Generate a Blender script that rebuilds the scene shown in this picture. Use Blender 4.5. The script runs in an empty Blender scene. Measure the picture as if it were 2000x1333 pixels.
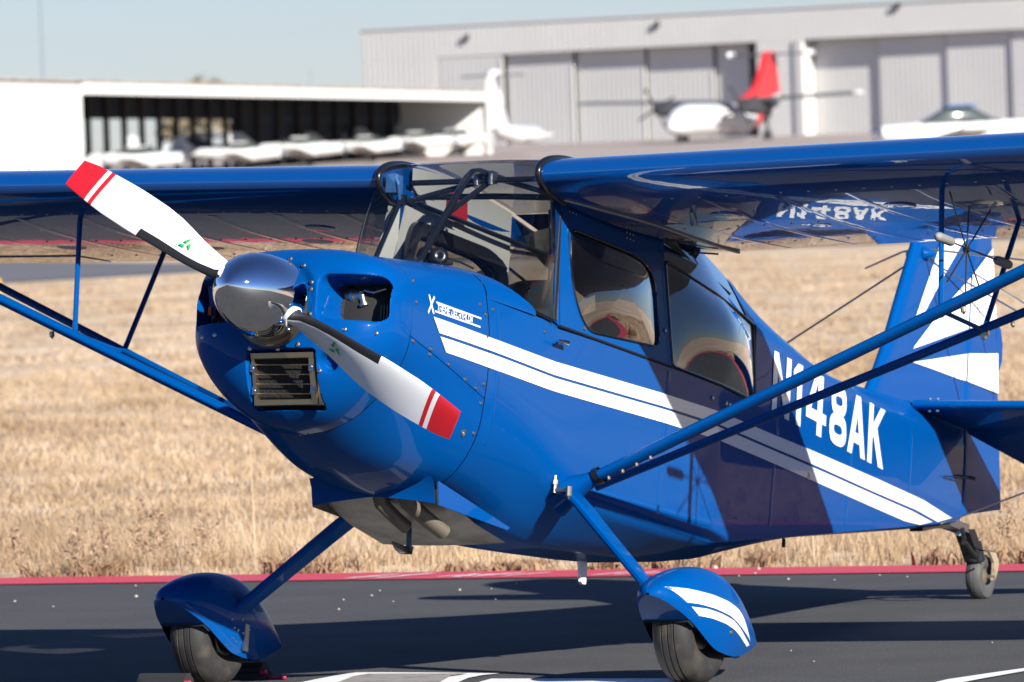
import bpy, bmesh, math, random
import numpy as np
from mathutils import Vector, Matrix
rng = np.random.default_rng(7); random.seed(7)
S = bpy.context.scene
COL = S.collection
# ------------------------------------------------------------------ camera, world, sun
CAM = np.array([26.537621, 13.36367494, 1.8366859])
FWD = np.array([-0.89716223, -0.44126823, -0.01955236])
def _basis(roll):
    r0 = np.cross(FWD, [0, 0, 1]); r0 /= np.linalg.norm(r0); u0 = np.cross(r0, FWD)
    c, s = math.cos(roll), math.sin(roll)
    return c*r0 + s*u0, -s*r0 + c*u0
RGT, UPV = _basis(math.radians(-2.0222))
cd = bpy.data.cameras.new("camera"); cam = bpy.data.objects.new("camera", cd); COL.objects.link(cam)
cd.sensor_width = 36; cd.lens = 284.35; cd.clip_start = 0.5; cd.clip_end = 9000
m = Matrix.Identity(4)
for i in range(3):
    m[i][0], m[i][1], m[i][2], m[i][3] = RGT[i], UPV[i], -FWD[i], CAM[i]
cam.matrix_world = m
cd.dof.use_dof = True; cd.dof.focus_distance = 27.6; cd.dof.aperture_fstop = 10.5
S.camera = cam
SUN = np.array([1.05, 1.77, 1.0])            # towards the sun
SUN = SUN/np.linalg.norm(SUN)
ELEV = math.asin(SUN[2]); AZ = math.atan2(SUN[0], SUN[1])
w = bpy.data.worlds.new("World"); S.world = w; w.use_nodes = True
nt = w.node_tree; nt.nodes.clear()
sky = nt.nodes.new("ShaderNodeTexSky"); sky.sky_type = 'NISHITA'; sky.sun_disc = False
sky.sun_elevation = ELEV; sky.sun_rotation = AZ
sky.altitude = 1600; sky.air_density = 1.3; sky.dust_density = 0.0; sky.ozone_density = 5.0
bg = nt.nodes.new("ShaderNodeBackground"); bg.inputs[1].default_value = 0.05
ow = nt.nodes.new("ShaderNodeOutputWorld")
tn = nt.nodes.new('ShaderNodeMix'); tn.data_type = 'RGBA'; tn.blend_type = 'MULTIPLY'; tn.inputs[0].default_value = 1; tn.inputs[7].default_value = (0.83, 0.885, 1.19, 1)
nt.links.new(sky.outputs[0], tn.inputs[6]); nt.links.new(tn.outputs[2], bg.inputs[0]); nt.links.new(bg.outputs[0], ow.inputs[0])
sd = bpy.data.lights.new("sun", 'SUN'); sd.energy = 5.0; sd.angle = math.radians(0.53); sd.color = (1.0, 0.955, 0.89)
so = bpy.data.objects.new("sun", sd); COL.objects.link(so)
so.rotation_euler = Vector(-SUN).to_track_quat('-Z', 'Y').to_euler(); so.location = (20, 30, 25)
S.view_settings.view_transform = 'Standard'; S.view_settings.look = 'None'
S.view_settings.gamma = 1; S.view_settings.use_curve_mapping = False
S.view_settings.exposure = 0.9
S.cycles.max_bounces = 8; S.cycles.transparent_max_bounces = 12; S.cycles.caustics_reflective = False
S.cycles.use_adaptive_sampling = True

# ------------------------------------------------------------------ materials
def mat(name, col, rough=0.5, metal=0.0, coat=0.0, spec=0.5, noise=None, bump=None, alpha=None, coat_rough=0.03):
    """principled material; noise=(scale, colour2, low, high[, stretch]) mixes a second colour; bump=(scale, strength, dist)"""
    M = bpy.data.materials.new(name); M.use_nodes = True
    n = M.node_tree.nodes; l = M.node_tree.links; p = n["Principled BSDF"]
    p.inputs["Base Color"].default_value = (*col, 1); p.inputs["Roughness"].default_value = rough
    p.inputs["Metallic"].default_value = metal; p.inputs["Coat Weight"].default_value = coat
    p.inputs["Coat Roughness"].default_value = coat_rough; p.inputs["Specular IOR Level"].default_value = spec
    if noise or bump:
        tc = n.new("ShaderNodeTexCoord")
        geo = n.new("ShaderNodeNewGeometry")
    if noise:
        ns = n.new("ShaderNodeTexNoise"); ns.inputs["Scale"].default_value = noise[0]; ns.inputs["Detail"].default_value = 6
        src = geo.outputs["Position"]
        if len(noise) > 4:
            mp = n.new("ShaderNodeMapping"); mp.inputs["Scale"].default_value = noise[4]
            l.new(src, mp.inputs[0]); src = mp.outputs[0]
        l.new(src, ns.inputs["Vector"])
        r = n.new("ShaderNodeValToRGB"); r.color_ramp.elements[0].position = noise[2]; r.color_ramp.elements[1].position = noise[3]
        r.color_ramp.elements[0].color = (*col, 1); r.color_ramp.elements[1].color = (*noise[1], 1)
        l.new(ns.outputs["Fac"], r.inputs[0]); l.new(r.outputs[0], p.inputs["Base Color"])
    if bump:
        nb = n.new("ShaderNodeTexNoise"); nb.inputs["Scale"].default_value = bump[0]; nb.inputs["Detail"].default_value = 3
        l.new(geo.outputs["Position"], nb.inputs["Vector"])
        b = n.new("ShaderNodeBump"); b.inputs["Strength"].default_value = bump[1]; b.inputs["Distance"].default_value = bump[2]
        l.new(nb.outputs["Fac"], b.inputs["Height"]); l.new(b.outputs[0], p.inputs["Normal"])
        if coat: l.new(b.outputs[0], p.inputs["Coat Normal"])
    return M
def glass(name, tint, refl=1.0, rough=0.0):
    M = bpy.data.materials.new(name); M.use_nodes = True
    n = M.node_tree.nodes; l = M.node_tree.links; n.clear()
    o = n.new("ShaderNodeOutputMaterial"); mx = n.new("ShaderNodeMixShader"); t = n.new("ShaderNodeBsdfTransparent"); g = n.new("ShaderNodeBsdfGlossy")
    lw = n.new("ShaderNodeLayerWeight"); lw.inputs[0].default_value = 0.5           # facing: the same from both sides of the sheet
    pw = n.new("ShaderNodeMath"); pw.operation = 'POWER'; pw.inputs[1].default_value = 4.2; l.new(lw.outputs["Facing"], pw.inputs[0])
    fr = n.new("ShaderNodeMath"); fr.operation = 'MULTIPLY_ADD'; fr.inputs[1].default_value = 0.95; fr.inputs[2].default_value = 0.045; l.new(pw.outputs[0], fr.inputs[0])
    mu = n.new("ShaderNodeMath"); mu.operation = 'MULTIPLY'; mu.inputs[1].default_value = refl; mu.use_clamp = True
    ab = n.new("ShaderNodeMix"); ab.data_type = 'RGBA'; ab.inputs[6].default_value = (*tint, 1); ab.inputs[7].default_value = (*[c**6*.5 for c in tint], 1)
    p2 = n.new("ShaderNodeMath"); p2.operation = 'POWER'; p2.inputs[1].default_value = 2.2; l.new(lw.outputs["Facing"], p2.inputs[0])
    l.new(p2.outputs[0], ab.inputs[0]); l.new(ab.outputs[2], t.inputs[0])        # longer path through the sheet at a slant
    g.inputs[0].default_value = (1, 1, 1, 1); g.inputs["Roughness"].default_value = rough
    l.new(fr.outputs[0], mu.inputs[0]); l.new(mu.outputs[0], mx.inputs[0]); l.new(t.outputs[0], mx.inputs[1]); l.new(g.outputs[0], mx.inputs[2]); l.new(mx.outputs[0], o.inputs[0])
    return M
BLUE = mat("blue_paint", (0.0, 0.062, 0.250), 0.35, coat=0.25, spec=0.02, bump=(7, 0.02, 0.01), coat_rough=0.02)
BLUEW = mat("blue_wing_fabric", (0.0, 0.055, 0.23), 0.3, coat=1.0, spec=0.1, bump=(9, 0.06, 0.01), coat_rough=0.012)
BLUEW.node_tree.nodes["Principled BSDF"].inputs["Coat IOR"].default_value = 1.95
WHITE = mat("white_paint", (0.87, 0.87, 0.86), 0.3, coat=0.6)
WBLADE = mat("white_blade", (0.78, 0.78, 0.77), 0.35, coat=0.4)
RED = mat("red_paint", (0.55, 0.012, 0.02), 0.3, coat=0.5)
BLACK = mat("black_rubber", (0.012, 0.012, 0.013), 0.5)
BGLOSS = mat("black_gloss", (0.008, 0.008, 0.009), 0.25, coat=0.3)
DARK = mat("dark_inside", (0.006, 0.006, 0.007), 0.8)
CHROME = mat("polished_metal", (0.82, 0.83, 0.85), 0.035, metal=1.0, bump=(40, 0.01, 0.004))
STEEL = mat("steel", (0.45, 0.44, 0.42), 0.35, metal=1.0)
BRASS = mat("brassy_steel", (0.58, 0.47, 0.31), 0.38, metal=1.0)
TYRE = mat("tyre_rubber", (0.022, 0.021, 0.02), 0.7, noise=(14, (0.06, 0.052, 0.042), 0.45, 0.72), bump=(60, 0.15, 0.003))
GREEN = mat("green_emblem", (0.02, 0.35, 0.06), 0.4)
CREAM = mat("cream_lining", (0.52, 0.48, 0.40), 0.8, bump=(14, 0.3, 0.01))
SEATM = mat("dark_seat", (0.02, 0.019, 0.018), 0.8)
TUBE = mat("black_tube", (0.012, 0.013, 0.015), 0.3, coat=0.5)
TRAY = mat("exhaust_tray_metal", (0.27, 0.25, 0.22), 0.45, metal=0.6, noise=(9, (0.12, 0.11, 0.10), 0.4, 0.7))
PIPE = mat("exhaust_pipe_metal", (0.20, 0.17, 0.125), 0.55, metal=0.5, noise=(16, (0.18, 0.15, 0.11), 0.4, 0.7))
TAN = mat("tan_fork_paint", (0.34, 0.27, 0.18), 0.5, noise=(30, (0.2, 0.15, 0.1), 0.55, 0.75))
MESHF = mat("foam_filter", (0.012, 0.012, 0.012), 0.9, bump=(160, 1.0, 0.006))
WSHIELD = glass("windshield_acrylic", (0.80, 0.83, 0.85), 0.9)
SWIN = glass("tinted_window_acrylic", (0.58, 0.59, 0.60), 2.2)
LENS = glass("lens", (0.9, 0.9, 0.9), 1.0)
REDG = mat("red_plastic", (0.50, 0.01, 0.02), 0.3)

# ------------------------------------------------------------------ object helpers
ABS = {}
def W(p):                                     # aeroplane frame (aft s, port y, up z) -> world
    c, s = 0.980043, 0.198770
    x = -p[0] + 1.875; z = p[2] + 1.168
    return np.array([c*x - s*z, p[1], s*x + c*z])
def link(o, name, parent, loc):
    o.name = name; COL.objects.link(o)
    if parent is not None:
        o.parent = parent; o.location = Vector(loc) - ABS[parent]
    else: o.location = loc
    ABS[o] = Vector(loc)
    return o
def thing(name, label, cat, loc=(0, 0, 0), group=None):
    o = bpy.data.objects.new(name, None); o.empty_display_size = 0.2
    link(o, name, None, loc); tag(o, label, cat, group); return o
def tag(o, label, cat, group=None):
    o["label"] = label; o["category"] = cat
    if group: o["group"] = group
    return o
def mesh(name, verts, faces, mats, parent=None, body=True, fm=None, smooth=True, ang=35, kind=None):
    v = np.array([W(p) for p in verts]) if body else np.asarray(verts, float)
    c = (v.min(0)+v.max(0))/2
    me = bpy.data.meshes.new(name); me.from_pydata((v-c).tolist(), [], [list(f) for f in faces])
    for M in (mats if isinstance(mats, (list, tuple)) else [mats]): me.materials.append(M)
    if fm is not None: me.polygons.foreach_set("material_index", np.asarray(fm, np.int32))
    bm = bmesh.new(); bm.from_mesh(me)
    bmesh.ops.recalc_face_normals(bm, faces=bm.faces); bm.to_mesh(me); bm.free()
    if smooth:
        me.polygons.foreach_set("use_smooth", [True]*len(me.polygons)); me.set_sharp_from_angle(angle=math.radians(ang))
    me.update()
    o = bpy.data.objects.new(name, me); link(o, name, parent, c)
    if kind: o["kind"] = kind
    return o
class G:                                       # geometry collector
    def __init__(s): s.v = []; s.f = []; s.m = []
    def add(s, v, f, mi=0):
        k = len(s.v); s.v += [tuple(map(float, p)) for p in v]; s.f += [[i+k for i in q] for q in f]; s.m += [mi]*len(f); return s
    def grid(s, rows, mi=0, closed=False, caps=False):
        n = len(rows[0]); v = [p for r in rows for p in r]; f = []
        for i in range(len(rows)-1):
            for j in range(n if closed else n-1):
                a, b = i*n+j, i*n+(j+1) % n; f.append([a, b, b+n, a+n])
        if caps: f.append(list(range(n))[::-1]); f.append([(len(rows)-1)*n+j for j in range(n)])
        return s.add(v, f, mi)
    def box(s, c, h, mi=0, R=None):
        c = np.array(c, float); v = []
        for i in (-1, 1):
            for j in (-1, 1):
                for k in (-1, 1):
                    d = np.array([i*h[0], j*h[1], k*h[2]]); v.append(c + (R @ d if R is not None else d))
        return s.add(v, [[0, 1, 3, 2], [4, 6, 7, 5], [0, 4, 5, 1], [2, 3, 7, 6], [0, 2, 6, 4], [1, 5, 7, 3]], mi)
    def tube(s, pts, r, n=10, mi=0, sx=1.0, ref=(0, 0, 1), caps=True):
        pts = [np.array(p, float) for p in pts]; rows = []
        rr = r if isinstance(r, (list, tuple)) else [r]*len(pts)
        for i, p in enumerate(pts):
            t = pts[min(i+1, len(pts)-1)] - pts[max(i-1, 0)]; t /= np.linalg.norm(t)
            u = np.cross(t, ref)
            if np.linalg.norm(u) < 1e-4: u = np.cross(t, (1, 0, 0))
            u /= np.linalg.norm(u); b = np.cross(u, t)
            rows.append([p + rr[i]*(sx*u*math.cos(a) + b*math.sin(a)) for a in np.linspace(0, 2*math.pi, n, endpoint=False)])
        return s.grid(rows, mi, True, caps)
    def rev(s, c, ax, prof, n=32, mi=0, fm=None):   # prof: (along axis, radius)
        ax = np.array(ax, float)/np.linalg.norm(ax); u = np.cross(ax, (0, 0, 1))
        if np.linalg.norm(u) < 1e-3: u = np.cross(ax, (0, 1, 0))
        u /= np.linalg.norm(u); b = np.cross(ax, u); c = np.array(c, float)
        rows = [[c + ax*h + max(r, 1e-4)*(u*math.cos(a)+b*math.sin(a)) for a in np.linspace(0, 2*math.pi, n, endpoint=False)] for h, r in prof]
        return s.grid(rows, mi, True, False)
    def obj(s, name, mats, parent=None, body=True, **k):
        return mesh(name, s.v, s.f, mats, parent, body, fm=s.m, **k)
def ip(x, tab): return float(np.interp(x, [t[0] for t in tab], [t[1] for t in tab]))
def sm(a, b, x): t = np.clip((x-a)/(b-a), 0, 1); return t*t*(3-2*t)
def resample(P, n):
    P = np.array(P, float); d = np.r_[0, np.cumsum(np.linalg.norm(np.diff(P, axis=0), axis=1))]
    t = np.linspace(0, d[-1], n); return np.stack([np.interp(t, d, P[:, k]) for k in range(P.shape[1])], 1)
def chaikin(P, it=2, closed=False):
    P = np.array(P, float)
    for _ in range(it):
        Q = []
        m_ = len(P) if closed else len(P)-1
        for i in range(m_):
            a, b = P[i], P[(i+1) % len(P)]; Q += [0.75*a+0.25*b, 0.25*a+0.75*b]
        if not closed: Q = [P[0]] + Q + [P[-1]]
        P = np.array(Q)
    return P
FH = np.array([-0.89733376, -0.4413526]); RH = np.array([-0.4413526, 0.89733376])
def at(a, d, z=0.0):                           # airfield frame: metres right of / ahead of the camera
    return np.array([CAM[0]+RH[0]*a+FH[0]*d, CAM[1]+RH[1]*a+FH[1]*d, z])
def terr(d): return 5.0*float(np.clip((d-260)/430, 0, 1)) + 0.004*max(0, d-690)

# ------------------------------------------------------------------ the setting: field, apron, road, far apron
FIELD = mat("dry_grass_field", (0.66, 0.51, 0.345), 0.95, noise=(0.30, (0.48, 0.35, 0.22), 0.42, 0.60, (1, 1, 1)), bump=(5, 0.5, 0.08))
def _asphalt():
    M = mat("asphalt", (0.066, 0.066, 0.068), 0.9, spec=0.15, noise=(1.6, (0.082, 0.081, 0.081), 0.32, 0.68), bump=(90, 0.6, 0.005))
    n = M.node_tree.nodes; l = M.node_tree.links; p = n["Principled BSDF"]
    geo = n.new("ShaderNodeNewGeometry"); v = n.new("ShaderNodeTexNoise"); v.inputs["Scale"].default_value = 115; v.inputs["Detail"].default_value = 2
    l.new(geo.outputs["Position"], v.inputs["Vector"])
    r = n.new("ShaderNodeValToRGB"); r.color_ramp.elements[0].position = 0.60; r.color_ramp.elements[1].position = 0.70
    r.color_ramp.elements[0].color = (0, 0, 0, 1); r.color_ramp.elements[1].color = (0.5, 0.5, 0.5, 1)
    l.new(v.outputs["Fac"], r.inputs[0])
    mx = n.new("ShaderNodeMix"); mx.data_type = 'RGBA'; mx.inputs[7].default_value = (0.2, 0.19, 0.18, 1)
    src = p.inputs["Base Color"].links[0].from_socket
    l.new(r.outputs[0], mx.inputs[0]); l.new(src, mx.inputs[6]); l.new(mx.outputs[2], p.inputs["Base Color"])
    return M
ASPH = _asphalt()
ROADM = mat("grey_road", (0.115, 0.115, 0.12), 0.85, noise=(0.15, (0.145, 0.143, 0.143), 0.35, 0.65))
CONC = mat("pale_concrete", (0.40, 0.325, 0.275), 0.9, noise=(0.05, (0.34, 0.285, 0.25), 0.35, 0.65))
REDP = mat("red_kerb_paint", (0.60, 0.055, 0.085), 0.7, noise=(2.2, (0.50, 0.06, 0.085), 0.3, 0.75))
WMARK = mat("white_marking_paint", (0.80, 0.79, 0.76), 0.7, noise=(9, (0.62, 0.60, 0.57), 0.58, 0.8))
def sheet(name, poly, z, m_, terrain=False):
    v = [at(a, d, (terr(d) if terrain else 0)+z) for a, d in poly]
    o = mesh(name, v, [list(range(len(v)))], m_, body=False, smooth=False); o["kind"] = "structure"; return o
g = G(); ds = [-900, -300, 0, 30, 60, 100, 150, 200, 260, 300, 350, 400, 450, 500, 560, 620, 690, 760, 900, 1200, 2500, 6000]
g.grid([[at(a, d, terr(d)) for a in (-3000, -800, -300, -120, -60, -30, 0, 30, 60, 120, 300, 800, 3000)] for d in ds])
o = g.obj("field_ground", FIELD, body=False, smooth=False); o["kind"] = "structure"
ex = lambda y: -7.62 - 0.03*(y+3.0)            # far edge of the red band (world x), nearly square to the aeroplane
v = [(58, -90, .006), (ex(-90), -90, .006), (ex(90), 90, .006), (58, 90, .006)]
o = mesh("asphalt_apron", v, [[0, 1, 2, 3]], ASPH, body=False, smooth=False); o["kind"] = "structure"
v = [(ex(-90)+.60, -90, .011), (ex(-90), -90, .011), (ex(90), 90, .011), (ex(90)+.60, 90, .011)]
o = mesh("red_edge_marking", v, [[0, 1, 2, 3]], REDP, body=False, smooth=False); o["kind"] = "structure"
sheet("far_road", [(-60, 120), (-24.8, 144.4), (-11.3, 178.9), (-6.8, 190.4), (40, 215), (40, 226), (-7.4, 208), (-15.6, 247.5), (-60, 258)], .02, ROADM)
g = G(); g.grid([[at(a, d, terr(d)+.06) for a in (-200, -50, 0, 50, 200)] for d in (400, 450, 500, 560, 620, 690, 760, 900)])
o = g.obj("far_apron", CONC, body=False, smooth=False); o["kind"] = "structure"
# white painted words on the red band, seen almost edge-on and only readable as strokes
g = G(); k = 0
def stroke(y0, y1, f0, f1, wd):
    global k
    x0, x1 = ex(y0)+f0+.03, ex(y1)+f1+.03; z = .0155+.0002*(k % 5); k += 1
    g.add([(x0-wd/2, y0, z), (x0+wd/2, y0, z), (x1+wd/2, y1, z), (x1-wd/2, y1, z)], [[0, 1, 2, 3]])
for y0, y1, f0, f1, wd in [(-4.06, -3.97, .50, .36, .10), (-4.02, -3.94, .40, .22, .09), (-3.90, -3.82, .52, .36, .10), (-3.86, -3.77, .38, .20, .10),
                           (-3.59, -3.54, .50, .36, .07), (-3.518, -3.482, .40, .40, .26), (-3.46, -3.40, .48, .32, .07), (-3.41, -3.34, .48, .30, .09),
                           (-3.36, -3.29, .40, .22, .08), (-3.26, -3.20, .50, .34, .08), (-3.21, -3.15, .36, .24, .06),
                           (-2.80, -2.73, .50, .34, .08), (-2.76, -2.715, .38, .24, .07), (-2.69, -2.63, .50, .34, .08), (-2.64, -2.58, .44, .28, .07), (-2.57, -2.50, .50, .30, .08)]:
    stroke(y0, y1, f0, f1, wd)
o = g.obj("white_kerb_lettering", WMARK, body=False, smooth=False); o["kind"] = "structure"
# white markings in the foreground
INF = mat("worn_marking_infill", (0.30, 0.275, 0.25), 0.8, noise=(12, (0.12, 0.115, 0.11), 0.5, 0.75))
def flat(name, pts, z, m_):
    o = mesh(name, [(x, y, z) for x, y in pts], [list(range(len(pts)))], m_, body=False, smooth=False); o["kind"] = "structure"
PXY = [[(0.147, -0.594), (-0.176, -0.645), (-0.367, -0.664), (-0.559, -0.67), (-0.549, -0.524), (-0.517, -0.292), (-0.46, -0.017), (-0.353, -0.039), (-0.218, -0.025), (0.186, 0.103)], [(0.158, -0.396), (-0.277, -0.536), (-0.414, -0.541), (-0.407, -0.237), (-0.413, -0.122), (-0.278, -0.129), (0.183, 0.039)], [(0.269, 0.186), (-0.17, 0.094), (-0.134, 0.882), (0.32, 1.093)], [(0.296, 2.021), (-0.012, 1.988), (-0.322, 2.016), (-0.585, 2.047), (-0.877, 2.087), (-0.766, 2.133), (-0.421, 2.115), (-0.004, 2.11), (0.302, 2.121)]]
flat("white_ground_marking", PXY[0], .011, WMARK); flat("marking_infill", PXY[1], .0155, INF)
flat("white_ground_marking", PXY[2], .011, WMARK); flat("white_ground_marking", PXY[3], .011, WMARK)

# ------------------------------------------------------------------ the big grey hangar
def wallmat(name, c, c2, scale):
    M = mat(name, c, 0.6, noise=(0.15, c2, 0.35, 0.7)); n = M.node_tree.nodes; l = M.node_tree.links; p = n["Principled BSDF"]
    return M
HGREY = wallmat("hangar_sheet_metal", (0.67, 0.66, 0.62), (0.63, 0.62, 0.585), 1)
HDOOR = wallmat("hangar_door_sheet", (0.60, 0.595, 0.565), (0.56, 0.555, 0.53), 1)
HPOST = mat("hangar_post_cream", (0.58, 0.57, 0.54), 0.6)
HDARK = mat("hangar_gap_dark", (0.34, 0.35, 0.37), 0.8)
LAMP = mat("floodlight_grey", (0.05, 0.055, 0.06), 0.6)
HE = np.array([0.7565, -0.6535]); HN = np.array([-0.6535, -0.7565])     # along the front (to the right) / out of the front, in (a, d)
def hp(u, n, z): q = np.array([-12.3, 720.0]) + HE*u + HN*n; return at(q[0], q[1], z)
def hbox(gg, u0, u1, n0, n1, z0, z1, mi=0):
    v = [hp(u, n, z) for u in (u0, u1) for n in (n0, n1) for z in (z0, z1)]
    return gg.add(v, [[0, 1, 3, 2], [4, 6, 7, 5], [0, 4, 5, 1], [2, 3, 7, 6], [0, 2, 6, 4], [1, 5, 7, 3]], mi)
def ribs(gg, u0, u1, n, z0, z1, step=.62, dep=.05):
    """trapezoid-ribbed sheet: real relief"""
    dep *= .45; us = np.arange(u0, u1, step); row = []
    for u in us: row += [(u, 0), (u+step*.55, 0), (u+step*.65, dep), (u+step*.92, dep)]
    row = [(u, q) for u, q in row if u < u1] + [(u1, 0)]
    gg.grid([[hp(u, n+q, z0) for u, q in row], [hp(u, n+q, z1) for u, q in row]])
hang = thing("grey_hangar", "large pale grey metal hangar with tall sliding doors behind the airliner", "hangar", at(20, 692, 5))
ZB, ZD, ZT = 4.6, 13.1, 15.8
g = G(); ribs(g, 0, 100, .30, ZD, ZT); hbox(g, 0, 100, -.2, .29, ZD, ZT-.05); g.obj("header_wall", HGREY, hang, False, smooth=False)
g = G(); ribs(g, 0, 8.9, .30, ZB, ZD-.01); hbox(g, 0, 8.9, -2, .29, ZB, ZD-.02); g.obj("end_wall", HGREY, hang, False, smooth=False)
g = G(); ribs(g, 45.2, 49.2, .30, ZB, ZD-.01); hbox(g, 45.2, 49.4, -2.5, .29, ZB, ZD-.02); g.obj("centre_pier", HGREY, hang, False, smooth=False)
g = G(); hbox(g, 49.45, 50.3, -2.5, .5, ZB, ZD-.02); g.obj("pier_post", HPOST, hang, False, smooth=False)
g = G(); hbox(g, -.2, 100, -60, .42, ZT, ZT+.10); g.obj("roof_edge", HGREY, hang, False, smooth=False)
g = G(); hbox(g, 8.9, 100, -3.2, -2.6, ZB, ZD); hbox(g, 0, .3, -59, -2.1, ZB, ZT-.1); hbox(g, 99.6, 100, -59, -2.7, ZB, ZT-.1); hbox(g, 0, 100, -59.5, -59.1, ZB, ZT-.1); g.obj("inner_wall", HDARK, hang, False, smooth=False)
for u0, u1, n in [(8.95, 16.5, .26), (16.5, 24.2, -.30), (24.2, 32.05, -.65), (32.05, 39.5, -.90), (39.5, 43.2, -1.2),
                  (50.35, 57.6, -1.15), (57.6, 65.0, -.72), (65.0, 72.0, -.45), (72.0, 79.5, -.2), (79.5, 87, -.1), (87, 95, -.2)]:
    g = G(); ribs(g, u0+.08, u1-.08, n, ZB, ZD-.05, .55, .04); hbox(g, u0+.08, u1-.08, n-.18, n-.01, ZB, ZD-.06)
    dd = g.obj("sliding_door", HDOOR, hang, False, smooth=False)
    g = G(); hbox(g, u1-.20, u1-.05, n+.045, n+.075, ZB, ZD-.07); g.obj("door_stile", HDOOR if u1 < 45 else HDARK, dd, False, smooth=False)  # right-bay stiles dark: shadow lines between the leaves put into their colour
for u, z in [(12.4, 14.6), (34.2, 14.9), (60.5, 15.4)]:
    g = G(); hbox(g, u-.5, u+.2, .36, .50, z-.28, z+.05); hbox(g, u+.1, u+.45, .36, .44, z-.05, z+.42); g.obj("floodlight", LAMP, hang, False, smooth=False)

# ------------------------------------------------------------------ the low white open shed
SWHITE = mat("shed_white_sheet", (0.80, 0.79, 0.75), 0.6, noise=(0.2, (0.76, 0.75, 0.70), 0.35, 0.7))
SROOF = mat("shed_roof_edge_rust", (0.34, 0.25, 0.19), 0.8, noise=(0.6, (0.5, 0.43, 0.36), 0.4, 0.6))
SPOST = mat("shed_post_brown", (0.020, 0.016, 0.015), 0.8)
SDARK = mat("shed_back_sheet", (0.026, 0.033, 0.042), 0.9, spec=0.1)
SE = np.array([0.1855, 0.9827]); SN = np.array([-0.9827, 0.1855])
def spt(t, n, z): q = np.array([-24.65, 480.0]) + SE*t + SN*n; return at(q[0], q[1], z)
def sbox(gg, t0, t1, n0, n1, z0, z1, mi=0):
    v = [spt(t, n, z) for t in (t0, t1) for n in (n0, n1) for z in (z0, z1)]
    return gg.add(v, [[0, 1, 3, 2], [4, 6, 7, 5], [0, 4, 5, 1], [2, 3, 7, 6], [0, 2, 6, 4], [1, 5, 7, 3]], mi)
shed = thing("open_aircraft_shed", "long low white aircraft shed with open front and dark posts inside", "shed", spt(60, 3, 3))
zr = 8.7
g = G()
for t in np.arange(-50, -1.5, .8): sbox(g, t, t+.74, .04, .14, 1.0, zr-.04)
sbox(g, -50, -1.3, .15, .3, 1.0, zr-.05); sbox(g, -1.5, -1.31, .31, 6.8, 1.0, zr-.06); sbox(g, -50, -49.8, .31, 6.8, 1.0, zr-.06); sbox(g, -50, -1.3, 6.81, 7.0, 1.0, zr-.06); g.obj("front_wall", SWHITE, shed, False, smooth=False)
g = G(); sbox(g, -1.2, 127, -.12, .1, zr-.72, zr-.03); g.obj("fascia", SWHITE, shed, False, smooth=False)
g = G(); sbox(g, -50, 127.3, -.22, 7.3, zr, zr+.10); g.obj("roof", SROOF, shed, False, smooth=False)
g = G(); sbox(g, 126.6, 127, .12, 7.0, 2.5, zr-.05); g.obj("end_wall", SWHITE, shed, False, smooth=False)
g = G(); sbox(g, 126.2, 127.2, -.1, .1, 2.5, zr-.75); g.obj("corner_post", SWHITE, shed, False, smooth=False)
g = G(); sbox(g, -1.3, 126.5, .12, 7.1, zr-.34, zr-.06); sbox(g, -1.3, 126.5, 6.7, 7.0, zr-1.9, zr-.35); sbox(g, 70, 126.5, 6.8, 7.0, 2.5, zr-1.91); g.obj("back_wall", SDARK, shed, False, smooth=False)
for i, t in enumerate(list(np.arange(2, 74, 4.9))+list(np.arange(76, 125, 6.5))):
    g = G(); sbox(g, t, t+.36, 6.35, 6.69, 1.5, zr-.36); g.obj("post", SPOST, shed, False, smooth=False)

# ------------------------------------------------------------------ parked aircraft in the distance
AW = mat("aircraft_white", (0.68, 0.68, 0.67), 0.35, coat=0.4)
AB = mat("aircraft_blue_trim", (0.04, 0.12, 0.28), 0.35)
AG = mat("aircraft_shade_grey", (0.10, 0.11, 0.12), 0.6)  # shade under the airliner wings put into the colour, on every face
AR = mat("airliner_red", (0.62, 0.03, 0.035), 0.35)
AN = mat("airliner_dark", (0.045, 0.045, 0.05), 0.5)
AGL = mat("cabin_glass_dark", (0.06, 0.075, 0.07), 0.15, coat=.5)
class Frame:
    def __init__(s, a, d, z, h, sc=1.0):       # h = nose direction in (a, d)
        h = np.array(h, float)/np.hypot(*h); p = at(a, d, z); q = at(a+h[0], d+h[1], z)
        s.o = p; s.x = (q-p); s.y = np.array([-s.x[1], s.x[0], 0]); s.s = sc
    def __call__(s, p): return s.o + s.s*(s.x*p[0] + s.y*p[1] + np.array([0, 0, p[2]]))
def fobj(F, gg, name, m_, par, **k):
    gg.v = [F(p) for p in gg.v]; return gg.obj(name, m_, par, False, **k)
def ring(x, ry, rz, z, n=16, p=2.4):
    out = []
    for a in np.linspace(0, 2*math.pi, n, endpoint=False):
        c, s_ = math.cos(a), math.sin(a)
        out.append((x, ry*abs(c)**(2/p)*np.sign(c), z+rz*abs(s_)**(2/p)*np.sign(s_)))
    return out
def panel(gg, pts, th, axis, mi=0):            # a flat plate with thickness th along axis (0,1,2)
    n = len(pts); off = np.zeros(3); off[axis] = th/2
    v = [np.array(p)-off for p in pts] + [np.array(p)+off for p in pts]
    f = [list(range(n))[::-1], list(range(n, 2*n))] + [[i, (i+1) % n, n+(i+1) % n, n+i] for i in range(n)]
    return gg.add(v, f, mi)
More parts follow.
